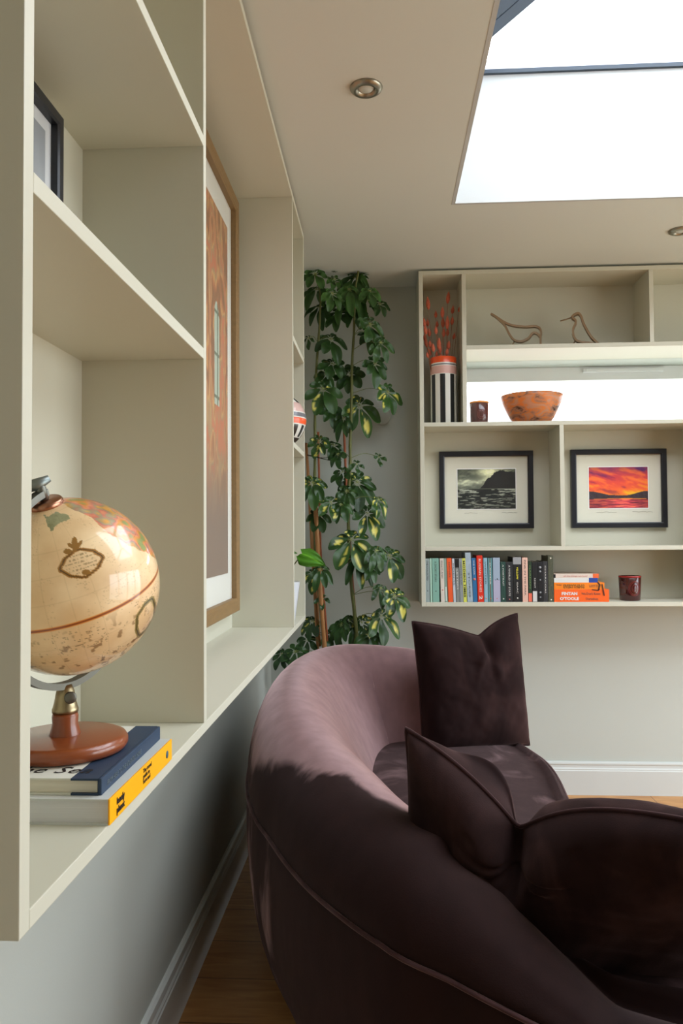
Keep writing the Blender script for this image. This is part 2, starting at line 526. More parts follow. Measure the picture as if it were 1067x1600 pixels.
def rafter(p0, p1, w=.10, h=.05):
    p0, p1 = Vector(p0), Vector(p1)
    d = (p1-p0).normalized(); s_ = d.cross(UZ).normalized(); n_ = s_.cross(d)
    m = MB(); vs = []
    for p in (p0, p1):
        vs.append([m.bm.verts.new(p+s_*a*w/2+n_*b_) for a, b_ in ((-1, 0), (-.08, 0), (-.08, .004), (.0, .004), (0, 0), (1, 0), (1, h), (-1, h))])
    for k in range(8):
        m.bm.faces.new((vs[0][k], vs[0][(k+1) % 8], vs[1][(k+1) % 8], vs[1][k]))
    m.bm.faces.new(vs[0]); m.bm.faces.new(vs[1])
    return m.build('rafter', M_ALU, sk)


top_z = hz(rid)
off = .05
rafter((SKX0-off*.7, SKY1-off*.7, hz(0)), (rx0-off*.7, ry-off*.7, top_z))
rafter((SKX1, SKY1, hz(0)), (rx1, ry, top_z)); rafter((SKX0, SKY0, hz(0)), (rx0, ry, top_z)); rafter((SKX1, SKY0, hz(0)), (rx1, ry, top_z))
rafter((rx0-.05, ry, top_z), (rx1+.05, ry, top_z))
g = MB()
A_ = [(SKX0-.05, SKY0-.05, hz(0)+.05), (SKX1+.05, SKY0-.05, hz(0)+.05), (SKX1+.05, SKY1+.05, hz(0)+.05), (SKX0-.05, SKY1+.05, hz(0)+.05),
      (rx0, ry, top_z+.052), (rx1, ry, top_z+.052)]
V_ = [g.bm.verts.new(p) for p in A_]
g.bm.faces.new((V_[0], V_[1], V_[5], V_[4])); g.bm.faces.new((V_[1], V_[2], V_[5])); g.bm.faces.new((V_[2], V_[3], V_[4], V_[5])); g.bm.faces.new((V_[3], V_[0], V_[4]))
g.build('glass_pane', M_GLASS, sk)

# strip window behind the back shelving
w2 = bpy.data.objects.new('window_2', None); COL.objects.link(w2); w2['kind'] = 'structure'
w2['label'] = 'long low white framed window seen through the back shelving'
b = MB(); fw = .066
b.box(WX0, WX1, WYF, WYF+.06, WZ1-fw, WZ1, bev=.004); b.box(WX0, WX1, WYF, WYF+.06, WZ0-.05, WZ0+.01)
b.box(WX0-.05, WX0+.004, WYF, WYF+.06, WZ0, WZ1); b.box(WX1-.05, WX1, WYF, WYF+.06, WZ0, WZ1)
b.build('window_frame', M_FRAME, w2)
MB().box(WX0, WX1, WYF+.03, WYF+.034, WZ0, WZ1-fw+.01).build('glass_pane', M_GLASS, w2)
b = MB(); b.box(.969, 1.35, WYF-.014, WYF+.002, WZ1-.030, WZ1-.010, bev=.004)
b.box(.985, 1.02, WYF-.018, WYF-.012, WZ1-.026, WZ1-.014, bev=.002); b.box(1.03, 1.345, WYF-.0165, WYF-.012, WZ1-.021, WZ1-.019)
b.build('trickle_vent', M_FRAME, w2)

# garden doors in the right wall (out of frame; they light the room and show in reflections)
w3 = bpy.data.objects.new('window_3', None); COL.objects.link(w3); w3['kind'] = 'structure'
b = MB(); n_ = 4
for k in range(n_+1):
    y = GY0+(GY1-GY0)*k/n_
    b.box(RX_WALL+.08, RX_WALL+.14, max(GY0, y-.04), min(GY1, y+.04), 0, GZ1)
b.box(RX_WALL+.08, RX_WALL+.14, GY0, GY1, 0, .07); b.box(RX_WALL+.08, RX_WALL+.14, GY0, GY1, GZ1-.07, GZ1)
b.build('door_frame', M_ALUD, w3)
MB().box(RX_WALL+.10, RX_WALL+.106, GY0, GY1, .05, GZ1-.05).build('glass_pane', M_GLASS, w3)


# ceiling spotlights
def downlight(loc, label):
    t = thing('ceiling_light', label, 'light', loc, group='ceiling spotlights')
    MB().lathe([(.0205, -.004), (.024, -.009), (.030, -.0105), (.0385, -.007), (.042, -.003), (.0425, 0), (.030, 0), (.0195, 0)], 48).build('ring', M_NICKEL, t)
    MB().lathe([(0, -.0085), (.012, -.0080), (.0195, -.004), (.0215, -.001), (.020, .0), (0, 0)], 36).build('lens', M_LENS, t)
    return t


downlight(at(572, 137, 'z', CEIL), 'round brushed nickel ceiling spotlight nearer the camera, left of the skylight')
downlight(at(1062, 360, 'z', CEIL), 'round brushed nickel ceiling spotlight above the back shelving, beyond the skylight')
dc = at(596, 650, 'y', BY_WALL)
vt = MB().lathe([(.044, 0), (.044, .006), (.041, .009), (.030, .008), (0, .0075)], 40, M=Matrix.Rotation(math.pi/2, 4, 'X')).build('vent_cover', M_WALL, loc=(dc.x, BY_WALL, dc.z))
vt['label'] = 'flat round painted cover plate on the back wall behind the climbing plant'; vt['category'] = 'vent cover'

# ------------------------------------------------------------------ left shelving
T = .018
L = thing('shelving_unit', 'tall off-white built-in shelving with a wide picture niche along the left wall', 'shelving', (LX_WALL, 0, .866))
L0 = Vector((LX_WALL, 0, .866))


def part(root, name, x0, x1, y0, y1, z0, z1, m=M_UNIT, bev=.0012):
    l = root.location
    return MB().box(x0-l.x, x1-l.x, y0-l.y, y1-l.y, z0-l.z, z1-l.z, bev=bev).build(name, m, root)


YE, YD1, YD2, YEND = .5959, 1.2225, 2.4747, 2.8495
LZ0, LBT, LTB, LZ1 = .866, .8828, 2.3167, 2.3347
LS = (1.4798, 1.8366)
part(L, 'side_panel', LX_WALL, LX_F, YE, YE+T, LZ0, LZ1)
part(L, 'side_panel', LX_WALL, LX_F, YEND-T, YEND, LZ0, LZ1)
part(L, 'base_board', LX_WALL, LX_F, YE+T, YEND-T, LZ0, LBT)
part(L, 'top_board', LX_WALL, LX_F, YE+T, YEND-T, LTB, LZ1)
part(L, 'divider', LX_WALL, LX_F, YD1, YD1+T, LBT, LTB)
part(L, 'divider', LX_WALL, LX_F, YD2, YD2+T, LBT, LTB)
for z in LS:
    part(L, 'shelf', LX_WALL, LX_F, YE+T, YD1, z, z+T)
    part(L, 'shelf', LX_WALL, LX_F, YD2+T, YEND-T, z, z+T)
part(L, 'back_panel', LX_WALL, LX_B, YE+T, YD1, LBT, LTB, bev=0)
part(L, 'back_panel', LX_WALL, LX_B, YD1+T, YD2, LBT, LTB, bev=0)
part(L, 'back_panel', LX_WALL, LX_B, YD2+T, YEND-T, LBT, LTB, bev=0)

# ------------------------------------------------------------------ back shelving
BX0, BX1, BX2, BX3, BX4, BX5 = .1676, .3538, .7652, 1.1537, 1.3632, 1.96
BZ0, BZ1 = .873, 2.3357
BBT = .8915
S1, S2, S3 = (1.9864, 2.0044), (1.6524, 1.6704), (1.1130, 1.1310)
B = thing('shelving_unit', 'off-white open shelving hung on the back wall around the strip window', 'shelving', (BX0, BY_WALL, BZ0))
part(B, 'side_panel', BX0, BX0+T, BY_F, BY_WALL, BZ0, BZ1)
part(B, 'side_panel', BX5, BX5+T, BY_F, BY_WALL, BZ0, BZ1)
part(B, 'top_board', BX0+T, BX5, BY_F, BY_WALL, BZ1-T, BZ1)
part(B, 'base_board', BX0+T, BX5, BY_F, BY_WALL, BZ0, BBT)
part(B, 'divider', BX1, BX1+T, BY_F, BY_WALL, S2[1], BZ1-T)
part(B, 'shelf', BX1+T, BX5, BY_F, BY_WALL, *S1)
part(B, 'shelf', BX0+T, BX5, BY_F, BY_WALL, *S2)
part(B, 'shelf', BX0+T, BX5, BY_F, BY_WALL, *S3)
part(B, 'divider', BX3, BX3+T, BY_F, BY_WALL, S1[1], BZ1-T)
part(B, 'divider', BX2, BX2+T, BY_F, BY_WALL, S3[1], S2[0])
part(B, 'divider', BX4, BX4+T, BY_F, BY_WALL, S3[1], S2[0])
part(B, 'divider', BX4, BX4+T, BY_F, BY_WALL, BBT, S3[0])
for x0, x1, z0, z1 in ((BX0+T, BX1, S2[1], BZ1-T), (BX1+T, BX3, S1[1], BZ1-T), (BX3+T, BX5, S1[1], BZ1-T),
                       (BX0+T, BX2, S3[1], S2[0]), (BX2+T, BX4, S3[1], S2[0]), (BX4+T, BX5, S3[1], S2[0]),
                       (BX0+T, BX4, BBT, S3[0]), (BX4+T, BX5, BBT, S3[0])):
    part(B, 'back_panel', x0, x1, BY_B, BY_WALL, z0, z1, bev=0)


# ------------------------------------------------------------------ sofa
path = [(.44, 2.93), (.30, 3.06), (.12, 3.13), (-.08, 3.135), (-.22, 3.07), (-.32, 2.94), (-.38, 2.76), (-.405, 2.55), (-.405, 2.35), (-.388, 2.16),
        (-.355, 1.98), (-.31, 1.83), (-.262, 1.72), (-.194, 1.567), (-.112, 1.424), (0, 1.281), (.099, 1.224), (.228, 1.165), (.345, 1.125), (.50, 1.09), (.70, 1.075), (.9, 1.085), (1.06, 1.12)]
NP = 150
op = resample(catmull(path, 400), NP)
arc = np.r_[0, np.cumsum(np.linalg.norm(np.diff(op, axis=0), axis=1))]; arc /= arc[-1]
tan = np.gradient(op, axis=0); tan /= np.linalg.norm(tan, axis=1)[:, None]
nin = np.stack([-tan[:, 1], tan[:, 0]], 1)          # inward
ctr = np.array([.35, 2.1])
if ((ctr-op[60])@nin[60]) < 0: nin = -nin
# arc position of path landmarks
pk = np.array(path); near_i = [np.argmin(np.linalg.norm(op-q, axis=1)) for q in pk]
Hk = [.66, .70, .735, .75, .757, .76, .76, .758, .752, .742, .725, .705, .69, .672, .655, .640, .592, .500, .440, .43, .40, .39, .38]
Hc = np.interp(np.arange(NP), near_i, Hk)
Pk = [.5]*14+[.50, .50, .482, .448, .406, .38, .35, .34, .33]
Ph = np.interp(np.arange(NP), near_i, Pk)
Wd = np.interp(np.arange(NP), near_i, [.9]*3+[1.0]*9+[1, .98, .97, .95, .85, .62, .5, .5, .5, .5, .5])
PIPE_H = .50
sec = [(.075, .05, 0), (.055, .09, 0), (.022, .16, 0), (.004, .28, 0), (-.004, .38, 0), (-.003, .46, 0), (0, .497, 0), (.002, .503, 0),
       (-.002, 0, .12), (.004, 0, .36), (.020, 0, .60), (.045, 0, .80), (.078, 0, .94), (.115, 0, 1.0), (.155, 0, .99), (.195, 0, .91), (.235, 0, .76),
       (.270, 0, .55), (.300, 0, .32), (.328, 0, .10), (.352, .47, 0), (.372, .42, 0), (.385, .36, 0)]
rows = []
for i in range(NP):
    k = Hc[i]-Ph[i]; r = []
    for j_, (d, h, f) in enumerate(sec):
        dd = d*Wd[i] if d > .02 else d
        p = op[i]+nin[i]*dd
        z = (h*(Ph[i]/PIPE_H if j_ < 9 else 1.0)) if f == 0 else Ph[i]+f*k
        r.append((p[0], p[1], z))
    rows.append(r)
so = thing('sofa', 'curved plum velvet sofa with a wrap-around back beside the left shelving', 'sofa', (.1, 2.0, 0))
SO = Vector((.1, 2.0, 0))
m = MB()
cap0 = [[Vector(p)*1 for p in rows[0]]]
# round the ends
def shrunk(row, tdir, s, push):
    c_ = Vector((sum(p[0] for p in row)/len(row), sum(p[1] for p in row)/len(row), .35))
    return [tuple(c_+(Vector(p)-c_)*s+Vector((tdir[0], tdir[1], 0))*push) for p in row]
full = [shrunk(rows[0], -tan[0], .05, .05), shrunk(rows[0], -tan[0], .6, .048), shrunk(rows[0], -tan[0], .88, .03)]+rows+\
       [shrunk(rows[-1], tan[-1], .88, .03), shrunk(rows[-1], tan[-1], .6, .048), shrunk(rows[-1], tan[-1], .05, .05)]
m.grid([[Vector(p)-SO for p in r] for r in full])
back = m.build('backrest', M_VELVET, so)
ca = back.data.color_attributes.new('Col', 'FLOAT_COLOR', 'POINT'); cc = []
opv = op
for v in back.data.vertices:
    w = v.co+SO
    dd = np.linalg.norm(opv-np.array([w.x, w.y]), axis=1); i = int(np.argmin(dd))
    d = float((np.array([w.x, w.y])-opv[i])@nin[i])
    g_ = float(smst(0, 1, (w.y-(1.74-2.3*max(0., d-.05)))/.46+.5))  # inner, upper back paler: light from above painted in with brushed pile
    if w.z < Ph[i] and d < .06: g_ = .40*float(smst(1.1, 2.0, w.y))+.05  # outer side darker: shade put into the colour
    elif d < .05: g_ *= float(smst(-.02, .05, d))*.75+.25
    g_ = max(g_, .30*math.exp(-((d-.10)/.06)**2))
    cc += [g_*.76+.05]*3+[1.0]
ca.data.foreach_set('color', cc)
sub = back.modifiers.new('sub', 'SUBSURF'); sub.levels = 1; sub.render_levels = 1
MB().tube([Vector((op[i][0]-nin[i][0]*.002, op[i][1]-nin[i][1]*.002, Ph[i]))-SO for i in range(NP)], .0042, 8).build('piping', M_PIPE, back)
# seat
front = [(.47, 2.93), (.505, 2.80), (.530, 2.70), (.546, 2.62), (.552, 2.52), (.548, 2.40), (.536, 2.26), (.524, 2.12), (.52, 1.98), (.53, 1.84), (.56, 1.70), (.62, 1.57), (.72, 1.46), (.86, 1.38), (1.0, 1.35)]
NS = 90
fo = resample(catmull(front, 300), NS)
i0, i1 = near_i[0], near_i[-2]
inner = resample(np.array([op[i]+nin[i]*.33*Wd[i] for i in range(i0, i1)]), NS)
ft = np.gradient(fo, axis=0); ft /= np.linalg.norm(ft, axis=1)[:, None]; fn_ = np.stack([ft[:, 1], -ft[:, 0]], 1)
if fn_[40][0] < 0: fn_ = -fn_
rows = []
SH = .42
for i in range(NS):
    r = []
    for u in np.linspace(0, 1, 12):
        p = inner[i]*(1-u)+(fo[i]-fn_[i]*.03)*u
        r.append((p[0], p[1], SH-.012+.030*math.sin(math.pi*min(1, u*.9+.05))))
    for d, z in ((-.018, SH+.004), (-.006, SH-.003), (.0, SH-.012), (.004, SH-.03), (.006, SH-.08), (.004, SH-.14), (0, SH-.17), (-.012, .16), (-.03, .06)):
        p = fo[i]+fn_[i]*d; r.append((p[0], p[1], z))
    rows.append(r)
m = MB(); m.grid([[Vector(p)-SO for p in r] for r in rows])
seat_o = m.build('seat', M_SEAT, so)
MB().tube([Vector((fo[i][0]-fn_[i][0]*.001, fo[i][1]-fn_[i][1]*.001, SH-.007))-SO for i in range(NS)], .004, 8).build('piping', M_PIPE, seat_o)
for (x, y) in ((-.24, 2.85), (-.12, 1.95), (.34, 1.32), (.42, 2.72), (.50, 1.9), (.85, 1.2)):
    MB().lathe([(0, 0), (.018, 0), (.026, .10), (0, .10)], 16, c=Vector((x, y, 0))-SO).build('leg', M_LEG, so)


# ------------------------------------------------------------------ cushions
def cushion(label, O, r, u, w, h, th, dent=.0, dentx=0.0, dsig=.2, seed=0, folds=(), pinch=.05, name='cushion', dl=None, pw=1.6, twist=0, fr=0):
    """O = centre, r = right, u = up; n = front"""
    r = Vector(r).normalized(); u = Vector(u); u = (u-r*u.dot(r)).normalized(); n = u.cross(r) * -1
    n = r.cross(u)
    N = 72
    g_ = np.linspace(-1, 1, N); U, V = np.meshgrid(g_, g_, indexing='ij')
    def base(U, V):
        X = w/2*U*(1-pinch*(1-V**2)**1.0*(U**2)); Y = h/2*V*(1-pinch*(1-U**2)*(V**2))
        g0 = U-dentx
        ds = np.where(g0 < 0, dl or dsig, dsig)
        ch = dent*np.exp(-(np.sqrt(g0**2+.0009)/ds)**pw)
        Y = Y-ch*smst(-.5, 1, V)
        return X, Y
    X, Y = base(U, V)
    prof = (np.clip(1-np.abs(U)**5, 0, 1)*np.clip(1-np.abs(V)**5, 0, 1))**.5
    prof = prof*(1-.22*(U**2+V**2)/2)
    out = []
    X0_, Y0_ = X, Y
    for side in (1, -1):
        Z = side*th/2*prof
        X, Y = X0_, Y0_
        if side == -1 and fr: Y = Y0_+fr*dent*np.exp(-((U-dentx+.22)/.3)**2)*smst(.1, .6, V)*(1-smst(.72, 1, V))
        gx = (U-dentx)
        crease = np.exp(-(gx/.07)**2)*smst(.1, .9, V)*dent*.55
        puff = (np.exp(-((np.abs(gx)-.22)/.12)**2))*smst(0, .8, V)*dent*.10
        Z = Z-side*crease*prof+side*puff*prof
        Zf = 0
        for (u0, v0, ang, ln, amp, sg) in folds:
            a = np.cos(ang)*(U-u0)+np.sin(ang)*(V-v0); b_ = -np.sin(ang)*(U-u0)+np.cos(ang)*(V-v0)
            Zf = Zf+amp*np.exp(-(b_/(sg*(1+.8*np.clip(a/ln, 0, 2))))**2)*smst(-.03, .05, a)*(1-smst(ln*.6, ln, a))
        Zn = (fbm(U*3+seed, V*3, side*3.+seed, 3)-.5)*.016
        Z = Z+side*(Zf+Zn)*prof**.4*(prof > 0)+twist*U*V
        P = np.zeros((N, N, 3))
        for i in range(3):
            P[..., i] = X*r[i]+Y*u[i]+Z*n[i]
        out.append(P)
    root = thing(name, label, 'cushion', O)
    mm = MB()
    for P, fl in ((out[0], False), (out[1], True)):
        mm.grid([[Vector(p) for p in row] for row in P], flip=fl)
    cov = mm.build('cover', M_CUSH, root, weld=True)
    bp = [(s_, -1) for s_ in g_[:-1]]+[(1, s_) for s_ in g_[:-1]]+[(s_, 1) for s_ in g_[::-1][:-1]]+[(-1, s_) for s_ in g_[::-1][:-1]]
    A = np.array(bp); bx, by = base(A[:, 0], A[:, 1])
    MB().tube([r*bx[i]+u*by[i]+n*(twist*A[i, 0]*A[i, 1]) for i in range(len(bx))], .0042, 8, closed=True).build('piping', M_CUSHPIPE, cov)
    return root


cushion('square dark plum velvet cushion with peaked corners, standing at the far end of the sofa',
        (.322, 2.80, .640), (.95, .31, .03), (.03, .13, .99), .42, .485, .20, dent=.065, dentx=.22, dsig=.34, dl=.62, pw=1.25, seed=3,
        folds=((.1, .7, -1.9, .8, .01, .05), (.15, .68, -1.2, .7, .009, .05)))
pr_ = Vector((.93, -.35, -.05)).normalized(); pn_ = Vector((.34, .94, 0)).normalized()
pu_ = (UZ*.93-pn_*.36).normalized()
TL = Vector((.006, 1.415, .812))
CW, CH_ = .60, .46
Oc = TL+pr_*CW/2-pu_*CH_/2
cushion('large dark plum velvet cushion with sagging top edge leaning on the near sofa arm',
        Oc, pr_, pu_, CW, CH_, .175, dent=.165, dentx=-.25, dsig=.42, dl=.46, pw=1.0, twist=.075, fr=.3, seed=9, pinch=.05,
        folds=((-.25, .62, -2.2, .5, -.008, .022), (-.22, .62, -1.75, .45, -.009, .022), (-.20, .62, -1.2, .45, -.009, .024), (-.28, .66, -2.7, .4, -.007, .022), (-.2, .66, -.7, .4, -.008, .022), (-.5, .75, -2.0, .5, -.006, .03), (-.8, .7, -1.2, .8, -.008, .08),
               (.3, .9, -1.5, .5, -.006, .05), (.55, .9, -1.6, .5, -.006, .05), (.1, .85, -1.0, .5, -.008, .05)))

# ------------------------------------------------------------------ pictures
M_OAK = mat('oak_frame', lin(128, 100, 62), .5, noise=.18, nscale=18, stretch=(6, 1, 6), bump=.3, bscale=150)
M_ARTGLASS = glass_mat('picture_glass', (1, 1, 1, 1), 1.4)


def picture(label, c, rt, W_, H_, fw, fd, moulding, mount, art, art_box, scribble=None, res=(120, 90), white_edge=.004, glass=True, cat='picture'):
    """c = centre of the back, rt = right vector; the frame faces rt x up. art_box relative to centre"""
    rt = Vector(rt); n = rt.cross(UZ)
    root = thing('framed_picture', label, cat, c)
    def P(a, b_, d): return rt*a+UZ*b_+n*d
    m = MB()
    o_ = [(-W_/2, -H_/2), (W_/2, -H_/2), (W_/2, H_/2), (-W_/2, H_/2)]
    prof = [(0, 0), (0, fd*.96), (fw*.12, fd), (fw*.8, fd), (fw, fd*.9), (fw, fd*.35)]
    rings = []
    for d, z in prof:
        rings.append([m.bm.verts.new(P(x-math.copysign(d, x), y-math.copysign(d, y), z)) for x, y in o_])
    for i in range(len(rings)-1):
        for k in range(4):
            m.bm.faces.new((rings[i][k], rings[i][(k+1) % 4], rings[i+1][(k+1) % 4], rings[i+1][k]))
    m.bm.faces.new(rings[0])
    m.build('frame', moulding, root)
    iw, ih = W_/2-fw, H_/2-fw
    m = MB(); d0 = fd*.45
    m.bm.faces.new([m.bm.verts.new(P(x, y, d0)) for x, y in ((-iw, -ih), (iw, -ih), (iw, ih), (-iw, ih))])
    mo = m.build('mount', mount, root)
    x0, x1, z0, z1 = art_box
    if white_edge:
        m = MB(); q = white_edge
        m.bm.faces.new([m.bm.verts.new(P(x, y, d0+.0008)) for x, y in ((x0-q, z0-q), (x1+q, z0-q), (x1+q, z1+q), (x0-q, z1+q))])
        m.build('mount_edge', M_MOUNTW, mo)
    nx, ny = res
    U, V = np.meshgrid(np.linspace(0, 1, nx), np.linspace(0, 1, ny), indexing='ij')
    C = art(U, V)
    pts = np.zeros((nx, ny, 3))
    for i in range(3): pts[..., i] = rt[i]*(x0+(x1-x0)*U)+UZ[i]*(z0+(z1-z0)*V)+n[i]*(d0+.0016)
    painted('print', pts, linarr(C), M_PAINTED, mo, smooth=False)
    if scribble:
        rs = random.Random(4)
        for (sx, sw) in scribble:
            m = MB()
            pp = [P(sx+sw*k/14, z0-.018+rs.uniform(-.0022, .0022), d0+.0012) for k in range(15)]
            m.tube(pp, .0005, 4)
            m.build('signature', M_INK, mo)
    if glass:
        m = MB(); m.bm.faces.new([m.bm.verts.new(P(x, y, fd*.62)) for x, y in ((-iw, -ih), (iw, -ih), (iw, ih), (-iw, ih))])
        m.build('glass', M_ARTGLASS, root)
    return root


def ramp(t, stops):
    t = np.clip(t, 0, 1); ks = [s_[0] for s_ in stops]
    return np.stack([np.interp(t, ks, [s_[1][i] for s_ in stops]) for i in range(3)], -1)


def art_storm(U, V):
    C = ramp(V, [(0, (30, 34, 30)), (.45, (52, 58, 52)), (.5, (90, 96, 84)), (.7, (84, 90, 78)), (1, (66, 72, 60))])
    n = fbm(U*7, V*9, .5, 5)
    cl = smst(.45, .8, n)*smst(.42, .6, V)
    lightc = np.exp(-(((U-.58)/.22)**2+((V-.98)/.30)**2))
    C = C+(cl*70)[..., None]*np.array([1, 1, .82])+(lightc*150)[..., None]*np.array([1, .97, .75])
    spray = np.exp(-(((U-.16)/.26)**2+((V-.66)/.10)**2))*fbm(U*14, V*20, 2, 4)
    C = C+(spray*150)[..., None]*np.array([1, 1, .85])
    edge = .50-.02*fbm(U*10, 0, 1)+0.0
    cliff = (V > .51) & (V < .50+.44*smst(.30, .66, U)+.16*fbm(U*12, 1, 3, 4)-.10) & (U > .36)
    C = np.where(cliff[..., None], np.array([22, 22, 20])+18*fbm(U*20, V*20, 4)[..., None], C)
    sea = V < .50
    wv = fbm(U*9+3*V, V*46, 6, 4)
    foam = smst(.52, .66, wv)*(.6+.4*V*2)
    C = np.where(sea[..., None], np.array([26, 30, 27])+(foam*150)[..., None]*np.array([1, 1, .9]), C)
    return np.clip(C, 0, 255)


def art_sunset(U, V):
    n = fbm(U*3.2-V*2, V*9+U*4, 8, 5)
    C = ramp(V+.35*(n-.5), [(.3, (255, 150, 40)), (.42, (255, 112, 45)), (.6, (240, 80, 60)), (.8, (214, 62, 70)), (1.0, (150, 55, 85))])
    C = C+(smst(.55, .75, n)[..., None]*np.array([-60, -30, 10]))+(smst(.5, .3, n)[..., None]*np.array([20, 40, -10]))
    hill = .30+.10*smst(.45, .0, U)+.02*fbm(U*14, 0, 9)+.10*smst(.62, .98, U)
    wl = .22
    C = np.where(((V < hill) & (V > wl+.02*np.sin(U*3)))[..., None], np.array([46, 34, 42])+24*fbm(U*30, V*30, 3)[..., None], C)
    w = fbm(U*8, V*60, 12, 3)
    wat = ramp(w, [(.3, (120, 34, 52)), (.55, (198, 62, 74)), (.75, (240, 110, 80))])
    C = np.where((V <= wl)[..., None], wat*(.8+.4*np.exp(-((U-.6)/.3)**2))[..., None], C)
    return np.clip(C, 0, 255)


def art_abstract(U, V):
    a = fbm(U*9+1.6*fbm(U*3, V*4, 1), V*4+1.3*fbm(U*4+5, V*3, 2), 3, 5)
    s_ = np.sin(a*22+U*14)
    C = ramp(.5+.5*s_, [(0, (138, 96, 66)), (.3, (180, 112, 72)), (.55, (206, 160, 100)), (.8, (160, 136, 100)), (1, (196, 112, 78))])
    low = smst(.42, .12, V)
    C = C*(1-low[..., None])+low[..., None]*np.array([128, 108, 96])  # lower print greyed: glass reflection of the back wall painted in
    win = (U > .80) & (U < .87) & (V > .46) & (V < .70+.04*np.cos((U-.83)*40))
    bars = (np.abs((V*26) % 3-.5) < .12) | (np.abs(U-.845) < .006)
    C = np.where(win[..., None], np.where(bars[..., None], np.array([96, 112, 96]), np.array([176, 192, 176])), C)
    return np.clip(C, 0, 255)


def art_pale(U, V): return np.clip(ramp(V, [(0, (176, 178, 180)), (1, (140, 146, 152))])+30*(fbm(U*4, V*3, 5)[..., None]-.5), 0, 255)


def hung(label, x0, z1, x1, z0, a, art, scr):
    c = Vector(((x0+x1)/2, BY_B, (z0+z1)/2))
    return picture(label, c, (1, 0, 0), x1-x0, z1-z0, .024, .024, M_BLACKW, M_MOUNT, art,
                   (a[0]-c.x, a[2]-c.x, a[3]-c.z, a[1]-c.z), scribble=scr)


hung('black framed photograph of a dark stormy sea, left cell of the back shelving', .264, 1.563, .689, 1.209, (.347, 1.481, .610, 1.299), art_storm, ((-.10, .06), (.07, .07)))
hung('black framed photograph of a red and orange sunset over water, in the back shelving', .859, 1.565, 1.284, 1.209, (.940, 1.484, 1.202, 1.298), art_sunset, ((-.10, .09), (.06, .09)))
# tall oak framed picture in the niche (faces +x): right vector is +y
pz0, pz1, py0, py1 = .945, 2.278, 1.29, 2.424
picture('tall oak framed orange and brown picture with white mount in the left niche',
        (LX_B+.001, (py0+py1)/2, (pz0+pz1)/2), (0, 1, 0), py1-py0, pz1-pz0, .042, .036, M_OAK, mat('pale_mount', (.74, .75, .70, 1), .8), art_abstract,
        (-(py1-py0)/2+.105, (py1-py0)/2-.105, -(pz1-pz0)/2+.125, (pz1-pz0)/2-.125), res=(300, 340), white_edge=0)
picture('small black framed picture with pale print on an upper shelf of the left shelving',
        (-.487, .96, 1.652), (0, 1, 0), .23, .308, .018, .022, M_BLACKW, mat('grey_mount', (.6, .62, .64, 1), .5), art_pale, (-.075, .075, -.115, .115), white_edge=0, res=(30, 30))

# ------------------------------------------------------------------ globe
GC = Vector((-.383, .905, 1.1285)); GR = .108
Rg = Vector((.92, .38, 0)).normalized(); Tg = Vector((.38, -.92, 0)).normalized()
polev = (Rg*-.242+UZ*.907+Tg*.338).normalized()
gl = thing('desk_globe', 'antique style cream desk globe on a turned wooden stand standing on the books', 'globe', (GC.x, GC.y, .9285))
GL = gl.location


def in_poly(x, y, poly):
    ins = np.zeros(x.shape, bool); n = len(poly)
    for i in range(n):
        x0, y0 = poly[i]; x1, y1 = poly[(i+1) % n]
        c_ = ((y0 > y) != (y1 > y)) & (x < (x1-x0)*(y-y0)/(y1-y0+1e-9)+x0); ins ^= c_
    return ins


